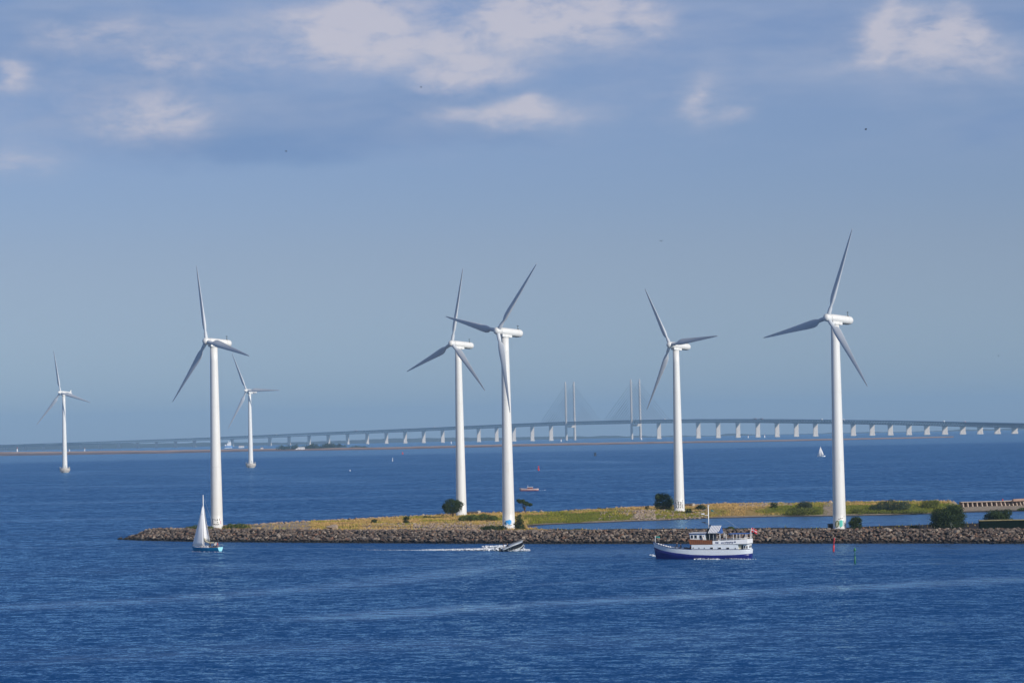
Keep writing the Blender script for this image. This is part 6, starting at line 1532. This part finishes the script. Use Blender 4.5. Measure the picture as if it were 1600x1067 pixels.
    # pylons and stays
    for kk, (pi, ytop) in enumerate(((L.__len__(), 596.6), (len(L) + 1, 592.6))):
        x, y = nodes[pi]; tt = N[pi + 1] - N[pi - 1]; tt.z = 0; tt.normalize(); n = Vector((-tt.y, tt.x, 0)); c = Vector((x - cx, y - cy, 0)); zb = sea_z(x, y) - 1
        ztp = at_d(888.5 if kk == 0 else 991, ytop, y).z; ang = math.atan2(tt.y, tt.x); dz = Z[pi]
        for side in (-1, 1):
            q = MB(); st = []
            for zz, w1, w2 in ((zb, 9.5, 7.6), (zb + 6, 9.0, 7.2), (dz - 14, 7.4, 6.4), (dz, 6.8, 6.0), (ztp - 40, 5.4, 4.6), (ztp, 4.6, 3.9)):
                st.append([(-w1 / 2, -w2 * .3, zz), (-w1 * .3, -w2 / 2, zz), (w1 * .3, -w2 / 2, zz), (w1 / 2, -w2 * .3, zz), (w1 / 2, w2 * .3, zz), (w1 * .3, w2 / 2, zz), (-w1 * .3, w2 / 2, zz), (-w1 / 2, w2 * .3, zz)])
            loft(q, st, smooth=False, closed=True); o = q.build('pylon', CONC_PIER, r); o.location = c + n * side * 16.5; o.rotation_euler = (0, 0, ang)
            for j in range(10):                       # anchor boxes up the leg
                q = MB(); q.box((0, -0, 0), (7.2, 2.2, 3.4)); a_ = q.build('anchor_box', CONC_PIER, o); a_.location = (0, -side * 2.6, dz + 24 + j * (ztp - dz - 30) / 9.5)
            for j in range(10):
                for dr in (-1, 1):
                    zc = dz + 22 + j * (ztp - dz - 28) / 9.5; ll = 30 + j * 19.5
                    q = MB(); q.tube([c + n * side * 15.0 + Vector((0, 0, zc)), c + n * side * 13.5 + tt * dr * ll + Vector((0, 0, dz - 1 + (N[min(pi + 1, len(N) - 1)].z - N[pi - 1].z) * 0))], .42, 5); q.build('stay_cable', CABLE, r)
        q = MB(); q.box((0, 0, dz - 17), (6.5, 30, 7.5)); o = q.build('crossbeam', CONC_PIER, r); o.location = c; o.rotation_euler = (0, 0, ang)
    # vehicles on the deck
    labs = ['white lorry on the bridge above the third pier from the island wood', 'white van on the bridge left of the second near turbine', 'lorry on the bridge just left of the fourth near turbine', 'dark lorry on the bridge right of the fourth near turbine', 'white lorry on the bridge left of the nearest turbine',
            'white coach on the bridge just right of the nearest turbine', 'white van on the bridge above the seventh pier from the right edge', 'white lorry on the bridge nearest the right edge', 'white lorry on the bridge left of the island wood', 'dark long lorry on the bridge leftmost of the close pair']
    for (px, ln, dark), lab in zip([(555, 13, 0), (678, 8, 0), (1038, 12, 0), (1190, 16, 1), (1284, 10, 0), (1318, 12, 0), (1475, 9, 0), (1508, 14, 0), (430, 12, 0), (1180, 14, 1)], labs):
        best = min(range(len(dist) * 40), key=lambda k: abs(800 + (at_s(k / (len(dist) * 40) * tot)[0].x + cx) / (at_s(k / (len(dist) * 40) * tot)[0].y + cy) * FPX - px))
        p, tt = at_s(best / (len(dist) * 40) * tot); n = Vector((-tt.y, tt.x, 0)).normalized()
        v = thing('lorry', lab, 'lorry', (p.x + cx - n.x * 7, p.y + cy - n.y * 7, p.z - 1.15), math.atan2(tt.y, tt.x), 'vehicles crossing the bridge')
        m = MB(); m.box((0, 0, 2.4), (ln, 2.5, 3.0)); m.build('cargo_box', DARK if dark else WHITE, v)
        m = MB(); m.box((ln / 2 + 1.3, 0, 1.9), (2.2, 2.4, 2.4), top=(.8, .95)); m.build('cab', mat('cab_red', (.3, .05, .04), .4) if ln > 12 else WHITE, v)
        for wx in (-ln * .35, -ln * .2, ln / 2 + 1.2):
            for s_ in (-1, 1): m = MB(); m.lathe([(.5, -.15), (.5, .15)], 10, M=Matrix.Translation((wx, s_ * 1.1, .52)) @ Matrix.Rotation(R(90), 4, 'X')); m.build('wheel', DARK, v)
bridge()

# ------------------------------------------------------------------ birds in the sky
def bird(label, px, py, D, span, rz):
    p = at_d(px, py, D); r = thing('bird', label, 'bird', p, rz, 'birds in flight')
    m = MB(); m.lathe([(0, -.30), (.06, -.2), (.085, 0), (.05, .16), (.045, .2), (.03, .27), (0, .32)], 8, M=Matrix.Rotation(R(90), 4, 'Y')); m.build('body', DARK, r)
    for s in (-1, 1):
        m = MB(); m.add([(.1, .04 * s, .02), (.16, span * .24 * s, .22), (.02, span * .5 * s, .10), (-.08, span * .26 * s, .20), (-.1, .04 * s, .02)], [(0, 1, 3, 4), (1, 2, 3)]); w_ = m.build('wing', DARK, r); w_.modifiers.new('thickness', 'SOLIDIFY').thickness = .02
    m = MB(); m.add([(-.25, -.02, 0), (-.25, .02, 0), (-.48, .08, 0), (-.48, -.08, 0)], [(0, 1, 2, 3)]); q = m.build('tail', DARK, r); q.modifiers.new('thickness', 'SOLIDIFY').thickness = .02
bird('wide-winged bird gliding in the sky left of the nearest turbine', 1033, 377, 700, 1.1, R(100))
bird('tiny bird in the sky at upper right', 1353, 203, 500, .34, R(60))
bird('tiny bird in the sky at upper left', 447, 237, 600, .36, R(110))
bird('tiny bird low in the sky near the right edge', 1560, 556, 900, .7, R(95))
bird('tiny bird below the clouds in mid sky', 658, 137, 600, .3, R(80))
